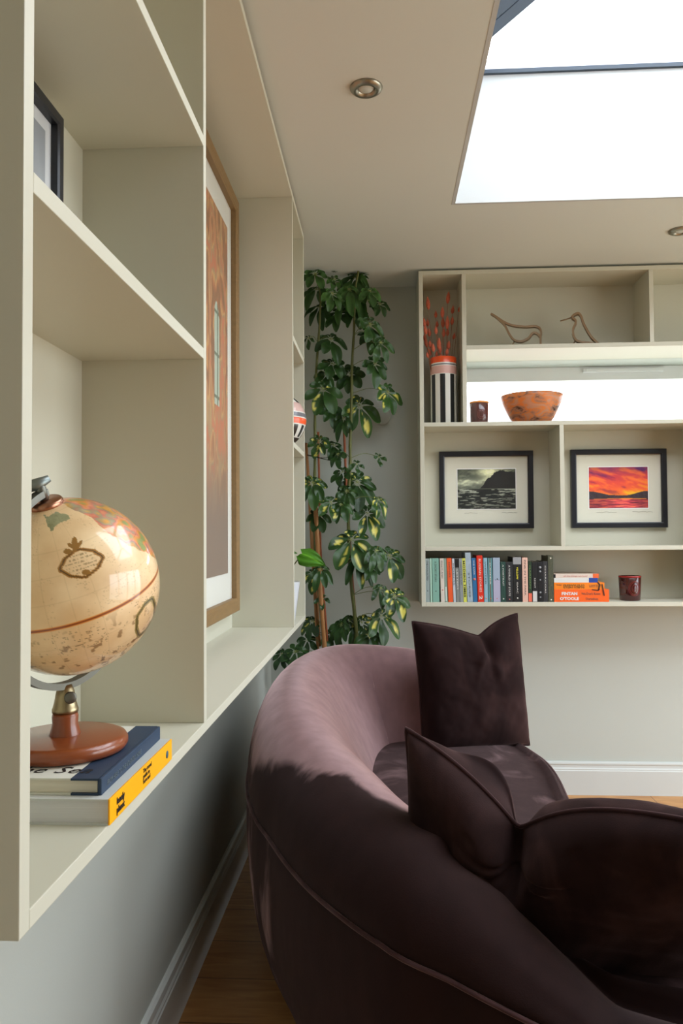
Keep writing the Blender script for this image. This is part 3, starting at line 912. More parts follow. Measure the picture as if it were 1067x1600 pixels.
def globe_mesh():
    nu, nv = 620, 310
    th = np.linspace(0, math.pi, nv); ph = np.linspace(0, 2*math.pi, nu)
    PH, TH = np.meshgrid(ph, th, indexing='ij')
    X, Y, Z = np.sin(TH)*np.cos(PH), np.sin(TH)*np.sin(PH), np.cos(TH)
    # axis frame
    ax = np.array(polev); a = np.array(Tg)-ax*np.dot(ax, np.array(Tg)); a /= np.linalg.norm(a); b_ = np.cross(ax, a)
    D = X[..., None]*a+Y[..., None]*b_+Z[..., None]*ax
    sx = D@np.array(Rg); sz = D[..., 2]; st = D@np.array(Tg)
    px = 105+141*sx; py = 917-141*sz
    n1 = fbm(X*3+9, Y*3+9, Z*3+9, 5); n2 = fbm(X*9+5, Y*9, Z*9+3, 4)
    C = np.zeros(D.shape)+np.array([240, 206, 158])
    C = C+(n1-.5)[..., None]*np.array([40, 55, 60])
    # land
    wob = (fbm(D[..., 0]*9+3, D[..., 1]*9+3, D[..., 2]*9+3, 4)-.5)*34
    land = in_poly(px+wob, py+wob*.8, [(88, 770), (128, 772), (175, 778), (215, 805), (238, 850), (243, 880), (226, 868), (205, 858), (186, 848), (166, 838), (150, 824), (140, 812), (116, 800), (100, 792)]) & (st > 0)
    land2 = in_poly(px+wob*.6, py+wob*.6, [(68, 805), (88, 800), (108, 810), (100, 822), (76, 826)]) & (st > 0)
    backland = (n1 > .53) & (st < .0)
    reg = fbm(D[..., 0]*7, D[..., 1]*7+20, D[..., 2]*7+11, 2)
    LC = ramp(reg, [(.30, (150, 160, 96)), (.40, (226, 140, 50)), (.47, (224, 150, 110)), (.54, (214, 120, 96)), (.62, (160, 150, 120)), (.72, (222, 160, 70))])
    LC = LC+(n2-.5)[..., None]*70
    C = np.where((land | backland)[..., None], LC, C)
    C = np.where(land2[..., None], np.array([150, 150, 112])+(n2-.5)[..., None]*60, C)
    # fine print: clusters of tiny marks
    cl = smst(.50, .58, fbm(X*5+2, Y*5+7, Z*5, 3))
    mk = (vnoise(PH*46, TH*130, 1.5) > .70) & (vnoise(PH*150, TH*130, 9.5) > .45)
    low = smst(.05, -.25, Z)*.9+.25
    C = C-(mk*cl*np.clip(low, 0, 1))[..., None]*np.array([95, 90, 80])
    spots = smst(.64, .70, fbm(X*14+1, Y*14+2, Z*14+3, 3))*smst(.1, -.4, Z)
    C = C-spots[..., None]*np.array([70, 70, 62])
    # meridian lines, parallels
    ln = (np.abs(((PH/(math.pi/12)) % 1)-.5) > .488) | (np.abs(((TH/(math.pi/12)) % 1)-.5) > .488)
    C = C-(ln*9.)[..., None]
    # equator band
    eq = np.abs(Z)
    C = np.where((eq < .019)[..., None], np.array([226, 140, 52]), C)
    C = np.where((eq < .008)[..., None], np.array([138, 66, 26]), C)
    fr = st > .1
    # cartouches
    def ring(cx, cy, rx, ry, tilt, w, col, fill=None):
        nonlocal C
        ca, sa = math.cos(tilt), math.sin(tilt)
        dx, dy = (px-cx)*ca+(py-cy)*sa, -(px-cx)*sa+(py-cy)*ca
        ang = np.arctan2(dy/ry, dx/rx)
        rr = np.hypot(dx/rx, dy/ry)
        lob = 1+.05*np.cos(ang*8)*np.sign(np.abs(dx)+1)*.6-.04*np.cos(ang*2)+.05*np.cos(ang*4)
        d = np.abs(rr-lob)
        if fill is not None: C = np.where((fr & (rr < lob))[..., None], C*.6+np.array(fill)*.4, C)
        C = np.where((fr & (d < w))[..., None], np.array(col), C)
        C = np.where((fr & (d < w*.35))[..., None], np.array(col)*.55, C)
        return dx, dy, rr
    dx, dy, rr = ring(123, 877, 29, 18, -.28, .12, (168, 116, 46), (228, 196, 150))
    txt = fr & (rr < .8) & (np.abs((dy % 5)-2.5) < .9) & (vnoise(px*.9, np.floor(dy/5)*3, 1) > .45)
    C = np.where(txt[..., None], np.array([176, 146, 104]), C)
    for (qx, qy, sx_, sy__, tt) in ((117, 853, 11, 3, -.9), (111, 853, 9, 3, .5), (113, 847, 4, 8, 0), (104, 860, 6, 4, 0), (129, 890, 6, 4, 0)):
        ca, sa = math.cos(tt), math.sin(tt); ex = (px-qx)*ca+(py-qy)*sa; ey = -(px-qx)*sa+(py-qy)*ca
        C = np.where((fr & ((ex/sx_)**2+(ey/sy__)**2 < 1))[..., None], np.array([150, 106, 44]), C)
    ring(219, 966, 15, 27, .30, .17, (150, 128, 70), (226, 192, 142))
    P = D*GR+np.array(GC-GL)
    return painted('globe_ball', P, linarr(np.clip(C, 0, 255)), mat('varnished_globe_paper', attr=True, rough=.35, coat=.8), gl)


globe_mesh()
M_BRASS = mat('aged_brass', (.36, .29, .17, 1), .34, metal=1, noise=.2, nscale=50)
M_STEEL = mat('pewter_grey_metal', (.19, .19, .165, 1), .5, metal=1)
M_COPPER = mat('copper_cap', (.45, .22, .14, 1), .3, metal=1)
M_CHERRY = mat('cherry_stained_wood', lin(134, 66, 30), .32, noise=.22, nscale=9, stretch=(1, 1, 6), coat=.5)
La = (-Rg-polev*(-Rg).dot(polev)).normalized(); Lz = (-UZ-polev*(-UZ).dot(polev)).normalized()
Lv = (La*.10+Lz*.90).normalized()
c0 = GC-GL
pts = [c0+(-polev*math.cos(t)+Lv*math.sin(t))*GR*1.125 for t in np.linspace(-.06, math.pi+.04, 60)]
lowp = min(pts, key=lambda q: q.z)
so_x, so_y = lowp.x, lowp.y
MB().strip(pts, .011, polev.cross(Lv), .0080).build('meridian_arm', M_STEEL, gl)
m = MB(); Mx = frame_mat((0, 0, 0), polev.orthogonal(), polev.cross(polev.orthogonal()))
m.lathe([(0, .001), (.019, .001), (.0205, -.001), (.0205, -.005), (.018, -.009), (0, -.009)], 32, c=c0+polev*(GR+.004), M=Mx); m.build('pole_disc', M_COPPER, gl)
m = MB(); m.lathe([(0, .024), (.004, .024), (.006, .018), (.006, .004), (0, .004)], 20, c=c0+polev*(GR+.002), M=Mx); m.build('axis_pin', M_STEEL, gl)
m = MB(); m.lathe([(0, -.016), (.004, -.014), (.006, -.004), (0, .0)], 20, c=c0-polev*(GR+.0), M=Mx); m.build('axis_pin', M_STEEL, gl)
lev = c0+polev*(GR+.022)
m = MB(); m.tube([lev+Rg*-.018+UZ*-.002, lev+Rg*-.004+UZ*.002, lev+Rg*.010+UZ*.010], [.006, .0075, .004], 12); m.build('thumb_lever', mat('grey_green_metal', (.22, .25, .24, 1), .4, metal=.8), gl)
zb = lowp.z-.002
MB().lathe([(0, zb+.004), (.0075, zb+.003), (.0105, zb-.004), (.013, zb-.018), (.0145, zb-.024), (.0155, zb-.026), (.0155, zb-.030), (.0135, zb-.031), (0, zb-.031)], 32, c=(so_x, so_y, 0)).build('collar', M_BRASS, gl)
cd = Tg*.0135
cb = MB().lathe([(0, .0018), (.006, .0018), (.0072, .0008), (.0072, -.002), (0, -.002)], 24, M=frame_mat((0, 0, 0), Rg, UZ), c=Vector((so_x, so_y, zb-.011))+Tg*.0128+Rg*.006)
cb.build('emblem_disc', M_STEEL, gl)
zc = zb-.031
MB().lathe([(0, zc), (.0145, zc), (.0155, zc-.004), (.0150, zc-.012), (.0165, zc-.018), (.0185, zc-.026), (.0185, zc-.032), (.0165, zc-.038), (.0165, .02), (.020, .0195), (.066, .0185), (.0715, .0165), (.0742, .012),
            (.0742, .007), (.071, .002), (.066, 0), (0, 0)], 72, c=(so_x, so_y, 0)).build('wooden_base', M_CHERRY, gl)


# ------------------------------------------------------------------ books
def book(label, size, spine, loc, rot=0, lean=0, cover=None, pages=M_PAGE, group=None, marks=(), upright=True, name='book', parts=True):
    """local axes: x = spine length direction (or thickness when upright) ...
    upright book: thickness along x, depth along +y, height along z, spine at y = 0"""
    th, dp, ht = size
    r = thing(name, label, 'book', loc, (0, lean, rot), group=group)
    cm = mat('book_cover', lin(*spine), .5) if not hasattr(spine, 'node_tree') else spine
    cv = cm if cover is None else (mat('book_board', lin(*cover), .5) if not hasattr(cover, 'node_tree') else cover)
    bt = min(.0022, th*.14)
    m = MB()
    m.box(-th/2, th/2, 0, bt*1.2, 0, ht, bev=min(.0012, bt*.5)); sp_o = m.build('spine', cm, r)
    m = MB(); m.box(-th/2, -th/2+bt, bt, dp, 0, ht); m.box(th/2-bt, th/2, bt, dp, 0, ht); m.build('cover', cv, r)
    MB().box(-th/2+bt, th/2-bt, bt, dp-.004, .002, ht-.002).build('pages', pages, r)
    for q in marks:
        q(sp_o, th, ht)
    return r


def spine_block(z0, z1, col, w=.96, nm='spine_panel'):
    def f(r, th, ht):
        MB().box(-th/2*w, th/2*w, -.0006, .0004, ht*z0, ht*z1).build(nm, mat('spine_panel', lin(*col), .5), r)
    return f


def spine_text(body, z0, z1, m_, w=.55, bold=.0):
    """lettering running down the spine between fractions z1 (top) and z0"""
    def f(r, th, ht):
        L_ = ht*(z1-z0); sz = th*w
        text_mesh(body, sz, frame_mat((-sz*.33, -.0007, ht*z1), (0, 0, -1), (1, 0, 0)), 'lettering', m_, r, extrude=.0001, width=L_, bold=bold)
    return f


def spine_spots(pts, m_):
    def f(r, th, ht):
        m = MB()
        for (fx, fz, rr) in pts:
            m.lathe([(0, .0009), (rr, .0009), (rr, 0), (0, 0)], 12, M=Matrix.Rotation(math.pi/2, 4, 'X'), c=(fx*th/2, 0, fz*ht))
        m.build('spine_emblem', m_, r)
    return f


M_DARKINK = mat('dark_spine_ink', (.06, .07, .07, 1), .6)
M_YELINK = mat('yellow_ink', lin(225, 215, 60), .6)
M_REDINK = mat('pink_ink', lin(200, 120, 115), .6)
M_OLIVE = mat('olive_patterned_cloth', lin(74, 76, 58), .6, noise=.9, nscale=120)
M_GREYBLUE = mat('mottled_pale_blue', lin(160, 176, 186), .5, noise=.3, nscale=50)
SPY = BY_F+.004
G_ = 'books standing in a row on the bottom shelf'
D_, P_ = M_DARKINK, M_LIGHTINK
BK = [  # x0, x1 (at the foot, px), lean px at top, top y, colour, label, marks
    (665, 671.6, -.3, 873, (146, 160, 158), 'grey-green paperback at the far left end of the standing row', [spine_text('THE COLLECTED', .5, .95, D_), spine_spots([(0, .26, .0022)], D_)]),
    (672.6, 675.4, -.6, 872.6, (170, 206, 186), 'very thin pale mint book, second from the left end of the standing row', []),
    (676, 686.6, -.6, 872.2, (128, 172, 156), 'wide mint green paperback near the left end of the standing row', [spine_text('A SHORT STORY', .45, .93, D_, .4), spine_spots([(0, .25, .0025)], D_)]),
    (689, 695, -1.4, 872.6, (214, 204, 192), 'slim cream paperback right after the wide mint green book', [spine_text('ESSAYS AND', .55, .95, D_), spine_spots([(0, .28, .003)], M_REDINK)]),
    (695.4, 699.6, -1.8, 872.4, (134, 156, 142), 'thin sage green book between the cream paperback and the orange one', [spine_block(.03, .35, (206, 222, 214), .5)]),
    (700.6, 708, -2.2, 872.2, (232, 92, 44), 'bright orange paperback in the standing row', [spine_text('NOVEL', .55, .92, D_, .4)]),
    (708.6, 712.4, -2, 872.8, (186, 196, 204), 'thin pale blue-white book right of the orange paperback', [spine_text('POEMS', .4, .9, D_, .6)]),
    (713, 718.4, -1.6, 872.6, (128, 132, 128), 'grey paperback with a black patterned top to its spine', [spine_block(.79, .99, (20, 22, 24)), spine_text('LETTERS', .3, .75, P_, .5)]),
    (719, 724.2, -1.6, 872.6, (142, 148, 148), 'plain mid grey paperback beside the yellow-green spine', [spine_text('HISTORY OF', .4, .92, D_, .5)]),
    (724.6, 729.4, -2, 872.4, (208, 212, 92), 'narrow yellow-green paperback with black lettering', [spine_text('MODERN TIMES', .12, .95, M_BLACK, .85, .0002)]),
    (730.2, 739, -3, 863.6, M_GREYBLUE, 'tall mottled pale blue book, tallest of the standing row', [spine_text('STORIES', .1, .6, D_, .4)]),
    (739.6, 746, -2.4, 872, (44, 104, 152), 'strong blue paperback left of the red one', [spine_text('THE RIVER', .62, .95, P_, .4), spine_spots([(0, .52, .0055)], M_REDINK)]),
    (746.8, 756.2, -1.8, 868, (212, 46, 22), 'bright red hardback with white lettering', [spine_text('RUSSIAN STORIES', .22, .93, P_, .5), spine_text('2', .06, .14, P_, .7, .0003)]),
    (756.8, 762.6, -1, 871.8, (136, 176, 192), 'light blue paperback right of the red hardback', [spine_text('WINTER', .4, .92, D_, .45), spine_spots([(0, .08, .0024)], mat('orange_ink', lin(226, 130, 60), .6))]),
    (763.2, 770.4, -.8, 871.8, (88, 136, 140), 'teal paperback with a brown edge', [spine_text('SUMMER', .4, .9, P_, .35), spine_block(.0, 1, (130, 92, 58), .12), spine_spots([(0, .08, .0024)], mat('orange_ink', lin(226, 130, 60), .6))]),
    (771, 782, -.4, 871.4, (152, 168, 186), 'wide pale blue and lavender paperback with a small dark motif', [spine_block(.02, .5, (170, 168, 192), .99), spine_spots([(.2, .52, .003), (-.4, .50, .0016), (.6, .50, .0016)], D_), spine_spots([(0, .08, .0024)], M_REDINK)]),
    (782.6, 790.6, -.2, 877.8, (36, 68, 60), 'short dark green paperback beside the black books', [spine_text('A PORTRAIT', .4, .93, P_, .35), spine_spots([(0, .08, .0026)], M_LIGHTINK)]),
    (791, 801.4, 0, 878, (40, 42, 44), 'short wide black paperback right of the dark green one', [spine_text('A WORLD OF STATE', .15, .92, P_, .35), spine_spots([(0, .07, .0026)], M_REDINK)]),
    (802.2, 815.2, -.2, 870.6, (26, 27, 28), 'thick black book with a grey picture at the top and yellow title', [spine_block(.84, 1.0, (150, 152, 154), .98), spine_text('YELLOW', .5, .78, M_YELINK, .3, .0002), spine_text('ISAAC', .2, .45, P_, .22), spine_spots([(0, .09, .003)], P_)]),
    (816.6, 825.2, -.2, 871.2, (222, 182, 164), 'pale pink paperback standing among the black books', [spine_text('PINK IN THE PARK', .15, .95, D_, .45)]),
    (825.8, 831.2, 0, 877.8, (36, 56, 38), 'slim dark green book with a salmon pink foot', [spine_block(.01, .22, (226, 110, 86), .98), spine_text('GARDEN', .35, .92, mat('green_ink', lin(120, 150, 90), .6), .5)]),
    (831.8, 840, 0, 877.8, (24, 24, 26), 'black paperback with a white label at its foot', [spine_block(.01, .27, (206, 206, 204), .8), spine_text('NIGHT', .35, .6, P_, .35)]),
    (840.4, 848.4, 0, 877.8, (20, 21, 24), 'black paperback with three small pale motifs on the spine', [spine_spots([(0, .86, .005), (0, .76, .004), (0, .55, .003), (0, .24, .004), (0, .12, .003)], mat('grey_ink', (.35, .37, .4, 1), .6))]),
    (848.8, 856.2, 0, 877, (46, 46, 48), 'charcoal paperback next to the olive patterned book', [spine_text('CHARCOAL', .2, .9, P_, .35)]),
    (856.8, 865.2, 0, 868.6, M_OLIVE, 'olive patterned hardback at the right end of the standing row', [spine_spots([(0, .95, .0035), (0, .05, .0035)], M_MOUNT)]),
]
for (x0, x1, ln, ty, col, lab, mk) in BK:
    a = at(x0, 938, 'y', SPY); b_ = at(x1, 938, 'y', SPY); tp = at((x0+x1)/2, ty, 'y', SPY)
    th = b_.x-a.x; ht = tp.z-BBT
    lean = math.atan2(ln*SPY/F_PX, ht)+.0*th
    book(lab, (th, .135, ht/ math.cos(lean)), col, ((a.x+b_.x)/2, SPY, BBT+abs(math.sin(lean))*th/2), lean=lean, group=G_, marks=mk)


def flat_book(label, x0, x1, z0, z1, y0, dp, spine, cover=None, rotz=0, group=None, pages=M_PAGE, name='book'):
    """lying book, spine along x facing -y"""
    r = thing(name, label, 'book', (x0, y0, z0), (0, 0, rotz), group=group)
    w, th = x1-x0, z1-z0; bt = min(.0022, th*.15)
    cm = mat('book_cover', lin(*spine), .5); cv = cm if cover is None else mat('book_board', lin(*cover), .5)
    MB().box(0, w, 0, bt*1.3, 0, th, bev=min(.001, bt*.4)).build('spine', cm, r)
    m = MB(); m.box(0, w, bt, dp, 0, bt); m.box(0, w, bt, dp, th-bt, th); m.build('cover', cv, r)
    MB().box(.002, w-.003, bt, dp-.004, bt, th-bt).build('pages', pages, r)
    return r


def flat_text(r, body, x, z, size, m_, width=None, bold=0, spacing=1, shear=0):
    return text_mesh(body, size, frame_mat((x, -.0006, z), (1, 0, 0), (0, 0, 1)), 'lettering', m_, [c for c in r.children if c.name.startswith('spine')][0], extrude=.0002, width=width, bold=bold, spacing=spacing, shear=shear)


xa = lambda px: at(px, 920, 'y', SPY).x
GS = 'books lying in a stack on the bottom shelf'
za = BBT
hA = at(900, 921, 'y', SPY).z-za; hB = .029; hC = .0195; hD = .0185
b1 = flat_book('bright orange hardback with white author lettering, lowest of the lying stack', xa(865.6), xa(951.5), za, za+hA, SPY, .16, (240, 98, 26), group=GS)
flat_text(b1, 'FINTAN', .031, hA*.56, .0175, P_, width=.066, bold=.0007); flat_text(b1, "O'TOOLE", .024, hA*.16, .0175, P_, width=.080, bold=.0007)
flat_text(b1, "We Don't Know", .115, hA*.57, .0145, D_, width=.080); flat_text(b1, 'Ourselves', .132, hA*.16, .0145, D_, width=.052)
b2 = flat_book('amber orange paperback with outlined black capitals, second from the bottom of the stack', xa(865.6), xa(944.4), za+hA, za+hA+hB, SPY, .15, (238, 130, 28), group=GS)
flat_text(b2, 'EVERYTHING', .040, hB*.22, .021, M_BLACK, width=.088, bold=.0009); flat_text(b2, 'EVERYTHING', .041, hB*.25, .0205, mat('amber_ink', lin(235, 150, 40), .6), width=.086, bold=-.0003).location.y = -.0004
flat_text(b2, 'a novel by the\nauthor of this', .148, hB*.55, .0075, D_, width=.05); flat_text(b2, 'THE NEW', .010, hB*.6, .006, D_, width=.022)
b3 = flat_book('white paperback with a blue end to its spine, under the topmost of the lying stack', xa(865.8), xa(934), za+hA+hB, za+hA+hB+hC, SPY+.002, .14, (214, 216, 212), group=GS)
w3_ = xa(934)-xa(865.8)
MB().box(w3_*.8, w3_+.0004, -.0006, .06, -.0002, hC+.0003).build('spine_panel', mat('royal_blue_panel', lin(30, 66, 150), .5), b3)
b4 = flat_book('thin pale pink paperback with an orange end, topmost of the lying stack', xa(866), xa(936), za+hA+hB+hC, za+hA+hB+hC+hD, SPY+.004, .13, (216, 200, 186), cover=(150, 132, 112), group=GS)
w4 = xa(936)-xa(866)
MB().box(w4*.87, w4+.0004, -.0006, .02, .0, hD*.98).build('spine_panel', mat('orange_panel', lin(232, 104, 50), .5), b4)
flat_text(b4, 'all the things we hold', .04, hD*.3, .008, M_REDINK, width=.10)
MB().box(0, .007, -.0006, .01, .001, hD*.9).build('spine_emblem', M_BLACK, b4)
# black ribbon marker hanging from the second book of the stack
rb = MB()
xr = xa(936)
zz = za+hA+hB
rb.strip([(xr-.012, SPY+.02, zz+.001), (xr-.006, SPY-.001, zz+.0015), (xr+.002, SPY-.0025, zz-.008), (xr+.000, SPY-.0025, zz-.018), (xr-.004, SPY-.0025, zz-.034)], .005, (1, 0, .2), .0007)
rb.strip([(xr+.012, SPY-.0025, zz-.006), (xr+.016, SPY-.0025, zz-.030), (xr+.021, SPY-.0025, zz-.056)], .0045, (1, 0, .2), .0007)
rb.strip([(xr-.030, SPY-.002, zz-.030), (xr-.006, SPY-.0025, zz-.033), (xr+.002, SPY-.0025, zz-.027)], .0035, (0, 0, 1), .0007)
rbo = rb.build('ribbon_bookmark', M_BLACK); rbo['label'] = 'thin black ribbon bookmark hanging over the ends of the orange books'; rbo['category'] = 'ribbon'

# two books under the globe (spines face +x, running along y)
yp = thing('book', 'large flat guidebook with a yellow spine, lying under the navy one on the left shelving', 'book', (LX_F+.002, .791, LBT), (0, 0, math.pi/2))
# local: x along +y world (spine length), y into shelf (-x world)
wl, tl = .236, .0275
MB().box(0, wl, 0, .0022, .0, tl, bev=.0008).build('spine', mat('sunflower_yellow_cover', lin(250, 176, 10), .4), yp)
m = MB(); m.box(0, wl, .0022, .182, 0, .0022); m.box(0, wl, .0022, .182, tl-.0022, tl); m.build('cover', mat('pale_grey_cover', (.60, .62, .60, 1), .4), yp)
MB().box(.003, wl-.003, .003, .178, .0022, tl-.0022).build('pages', M_PAGEW, yp)
flat_text(yp, 'lonely', .020, .0150, .0105, M_BLACK, width=.024, bold=.0002); flat_text(yp, 'planet', .020, .0055, .0105, M_BLACK, width=.024, bold=.0002)
flat_text(yp, 'The travel\nguide to\nhere and', .110, .020, .0075, M_BLACK, width=.032)
m = MB(); m.lathe([(0, .0006), (.005, .0006), (.005, 0), (0, 0)], 14, M=Matrix.Rotation(math.pi/2, 4, 'X'), c=(.212, 0, .013)); m.build('spine_emblem', mat('teal_emblem', lin(60, 90, 110), .5), yp)
nb = thing('book', 'cream and navy hardback lying between the globe and the yellow-spined guidebook', 'book', (LX_F-.013, .802, LBT+tl), (0, 0, math.pi/2+.01))
wn, tn = .222, .0180
M_NAVY = mat('navy_cloth', lin(38, 58, 82), .55, noise=.1, nscale=60); M_CREAMB = mat('cream_paper_board', (.68, .68, .60, 1), .6)
m = MB(); m.box(0, wn, -.002, .0025, .0, tn, bev=.0016); m.box(0, wn, .002, .032, tn-.0022, tn); m.box(0, wn, .002, .032, 0, .0022); m.build('spine', M_NAVY, nb)
m = MB(); m.box(.001, wn-.001, .030, .175, tn-.0020, tn-.0002); m.box(.001, wn-.001, .030, .175, .0002, .0020); m.build('cover', M_CREAMB, nb)
MB().box(.004, wn-.004, .004, .171, .0022, tn-.0022).build('pages', M_PAGE, nb)
M_GOLDINK = mat('faded_gilt_ink', lin(92, 104, 112), .5)
flat_text(nb, 'FROM HERE TO THE ATLANTIC SHORE', .016, .0055, .008, M_GOLDINK, width=.12).location.y = -.0016
# script lettering on the cover, read from the fore-edge side
text_mesh('The Sea', .030, frame_mat((.018, .120, tn+.0002), (0, -1, 0), (1, 0, 0)), 'cover_lettering', M_BLACK, nb, extrude=.0001, shear=.3, spacing=1.05).location.x = .0
text_mesh('the far away', .013, frame_mat((.046, .130, tn+.0002), (0, -1, 0), (1, 0, 0)), 'cover_lettering', M_BLACK, nb, extrude=.0001, shear=.3)

# ------------------------------------------------------------------ ornaments on the back shelving
vz = S2[1]
vx = (at(672, 600, 'y', 3.37).x+at(714, 600, 'y', 3.37).x)/2
va = thing('striped_vase', 'tall cylindrical vase with black and white stripes and an orange rim', 'vase', (vx, 3.37, vz))
vr = .0590; vh = .300
STR = [mat('vase_white', (.74, .73, .66, 1), .3, coat=.3), mat('vase_black', (.012, .014, .016, 1), .3, coat=.3), mat('vase_orange', lin(232, 84, 34), .35, coat=.3), mat('vase_pink', lin(214, 168, 158), .4, coat=.3), mat('vase_grey', lin(110, 112, 116), .4)]
prof = [(0, 0), (vr*.96, 0), (vr, .004), (vr, .2205), (vr, .223), (vr, .2575), (vr, .2605), (vr*.995, .2665), (vr*.995, .272), (vr*.985, .276), (vr*.98, .298), (vr*.955, .3), (vr*.93, .298), (vr*.92, .05), (0, .05)]


def vmf(i, k):
    if i == 2: return 1 if (k//4) % 2 == 0 else 0
    return {0: 0, 1: 0, 3: 0, 4: 3, 5: 0, 6: 4, 7: 0, 8: 2, 9: 2}.get(i, 2)


MB().lathe(prof, 64, mfun=vmf, M=Matrix.Rotation(-.35, 4, 'Z')).build('body', STR, va)
# dried grasses: one thing held in the vase, each stem a part
M_TAIL = mat('coral_dried_tail', lin(204, 106, 80), .9, noise=.3, nscale=160, bump=.8, bscale=400)
M_STALK = mat('dried_stalk', lin(150, 96, 62), .8)
dg = thing('dried_grass_bunch', 'bunch of coral coloured dried bunny tail grasses standing in the striped vase', 'dried flowers', (vx, 3.37, vz+.06))
TAILS = [(72, 187, 22, -4, .004), (150, 165, 20, 6, -.01), (197, 205, 14, 28, .01), (128, 222, 18, 2, -.02), (168, 212, 13, 8, .03), (102, 230, 11, 2, .02), (107, 268, 10, 0, .035), (147, 262, 22, 2, -.03),
         (166, 255, 14, 6, .0), (57, 262, 15, -6, -.02), (70, 262, 12, -4, .02), (62, 290, 16, -8, -.03), (76, 300, 14, -8, .01), (103, 292, 12, -2, -.035), (130, 262, 18, 0, .02), (133, 302, 14, 2, .0),
         (148, 300, 12, 4, .03), (115, 345, 20, 0, -.035), (119, 366, 14, 2, -.02), (65, 340, 16, -10, .02), (80, 345, 12, -6, -.01), (92, 360, 14, -4, -.03), (152, 350, 15, 6, -.02), (146, 375, 12, 6, -.03),
         (173, 315, 10, 14, .02), (70, 388, 9, -12, -.02), (78, 378, 12, -10, .0), (60, 322, 14, -10, .03), (123, 395, 10, 0, -.02), (106, 385, 10, -2, -.01)]
rs = random.Random(5)
for (u, v, hl, tilt, dy) in TAILS:
    y = 3.37+dy
    p = at(640+u/2.5, 400+v/2.5, 'y', y)
    p.x = max(BX0+T+.008, p.x)
    L_ = hl/2.5*3.37/F_PX*1.15
    tl_ = math.radians(tilt)
    d = Vector((math.sin(tl_), 0, math.cos(tl_)))
    base = Vector((vx+(p.x-vx)*.28, 3.37+dy*.5, vz+.062))
    b0 = p-d*L_*.9
    m = MB()
    mid = (base+b0)/2+Vector((rs.uniform(-.004, .004), 0, 0))
    m.tube([base, mid, b0, p-d*L_*.2], .0009, 5, mi=1)
    q = []; rr = []
    for k in range(9):
        s_ = k/8; q.append(b0+d*(L_*2*s_)); rr.append(.0006+.0095*math.sin(math.pi*min(1, s_*.93+.05))**.8*(1-.35*s_)*(L_/.022)**.4)
    m.tube(q, rr, 8, mi=0)
    for w in range(26):      # bristles
        s_ = rs.random(); a = rs.random()*6.28
        o_ = Vector((math.cos(a), math.sin(a), .9)).normalized()
        c_ = b0+d*(L_*2*s_*.9)
        m.tube([c_, c_+(o_*.3+d).normalized()*.009+o_*.004], [.0006, .0002], 3, mi=0, cap=False)
    for vv in m.bm.verts: vv.co -= Vector((vx, 3.37, vz+.06))
    m.build('grass_stem', [M_TAIL, M_STALK], dg)

# candles
M_REDGLASS = mat('dark_red_glass', (.075, .012, .010, 1), .12, coat=.6, trans=.35)
M_PURPGLASS = mat('dusky_plum_glass', (.13, .05, .045, 1), .15, coat=.5, trans=.25)
M_WAX = mat('amber_wax', lin(240, 150, 50), .5)
M_WAX.node_tree.nodes['Principled BSDF'].inputs['Subsurface Weight'].default_value = .4
M_WAX.node_tree.nodes['Principled BSDF'].inputs['Subsurface Radius'].default_value = (.03, .015, .006)


def candle(label, x, y, z, r0, r1, h, glass, rim, waxh, emblem):
    t = thing('candle_jar', label, 'candle', (x, y, z))
    jar = MB().lathe([(0, 0), (r0*.94, 0), (r0, .004), (r1, h-.001), (r1-.001, h), (r1-.003, h-.001), (r0-.003, .008), (0, .008)], 48).build('glass_jar', glass, t)
    MB().lathe([(0, .0085), (r0-.0035, .0085), (r1-.0038, waxh), (0, waxh)], 40).build('wax', M_WAX, t)
    m = MB().lathe([(r1-.003, h-.007), (r1+.0004, h-.007), (r1+.0004, h-.0005), (r1-.001, h+.0004), (r1-.0034, h-.0005)], 48); m.build('rim', rim, t)
    emblem(jar, r0, r1, h)
    MB().tube([(0, 0, waxh), (.001, 0, waxh+.008)], .0009, 6).build('wick', M_BLACK, t)
    return t


M_EMB = mat('embossed_red', lin(128, 46, 40), .35)


def emb_oval(t, r0, r1, h):
    m = MB(); rm = (r0+r1)/2+.0007
    for (sx, sz) in ((.026, .031), (.021, .026), (.012, .016)):
        pts = []
        for k in range(40):
            a = 2*math.pi*k/40; x = sx*math.cos(a)+.006; z = h*.5+sz*math.sin(a)
            rr = r0+(r1-r0)*z/h+.0006
            an = -math.pi/2+x/rr
            pts.append((rr*math.cos(an), rr*math.sin(an), z))
        m.tube(pts, .0011, 5, closed=True)
    for j in range(9):
        a0 = j*.7; x = .006+.008*math.sin(a0*1.7); z = h*.5+.011*math.cos(a0*1.3); rr = r0+(r1-r0)*z/h+.0005; an = -math.pi/2+x/rr
        m.tube([(rr*math.cos(an), rr*math.sin(an), z), (rr*math.cos(an+.08), rr*math.sin(an+.08), z+.006)], .0009, 4)
    m.build('emblem', M_EMB, t)


def emb_box(t, r0, r1, h):
    m = MB()
    for (sx, sz) in ((.015, .020), (.009, .014)):
        pts = []
        for k in range(32):
            a = 2*math.pi*k/32; x = sx*math.copysign(abs(math.cos(a))**.6, math.cos(a))+.004; z = h*.42+sz*math.copysign(abs(math.sin(a))**.6, math.sin(a))
            rr = r0+(r1-r0)*z/h+.0006; an = -math.pi/2+x/rr; pts.append((rr*math.cos(an), rr*math.sin(an), z))
        m.tube(pts, .0009, 5, closed=True)
    m.build('emblem', mat('embossed_plum', lin(140, 84, 76), .4), t)


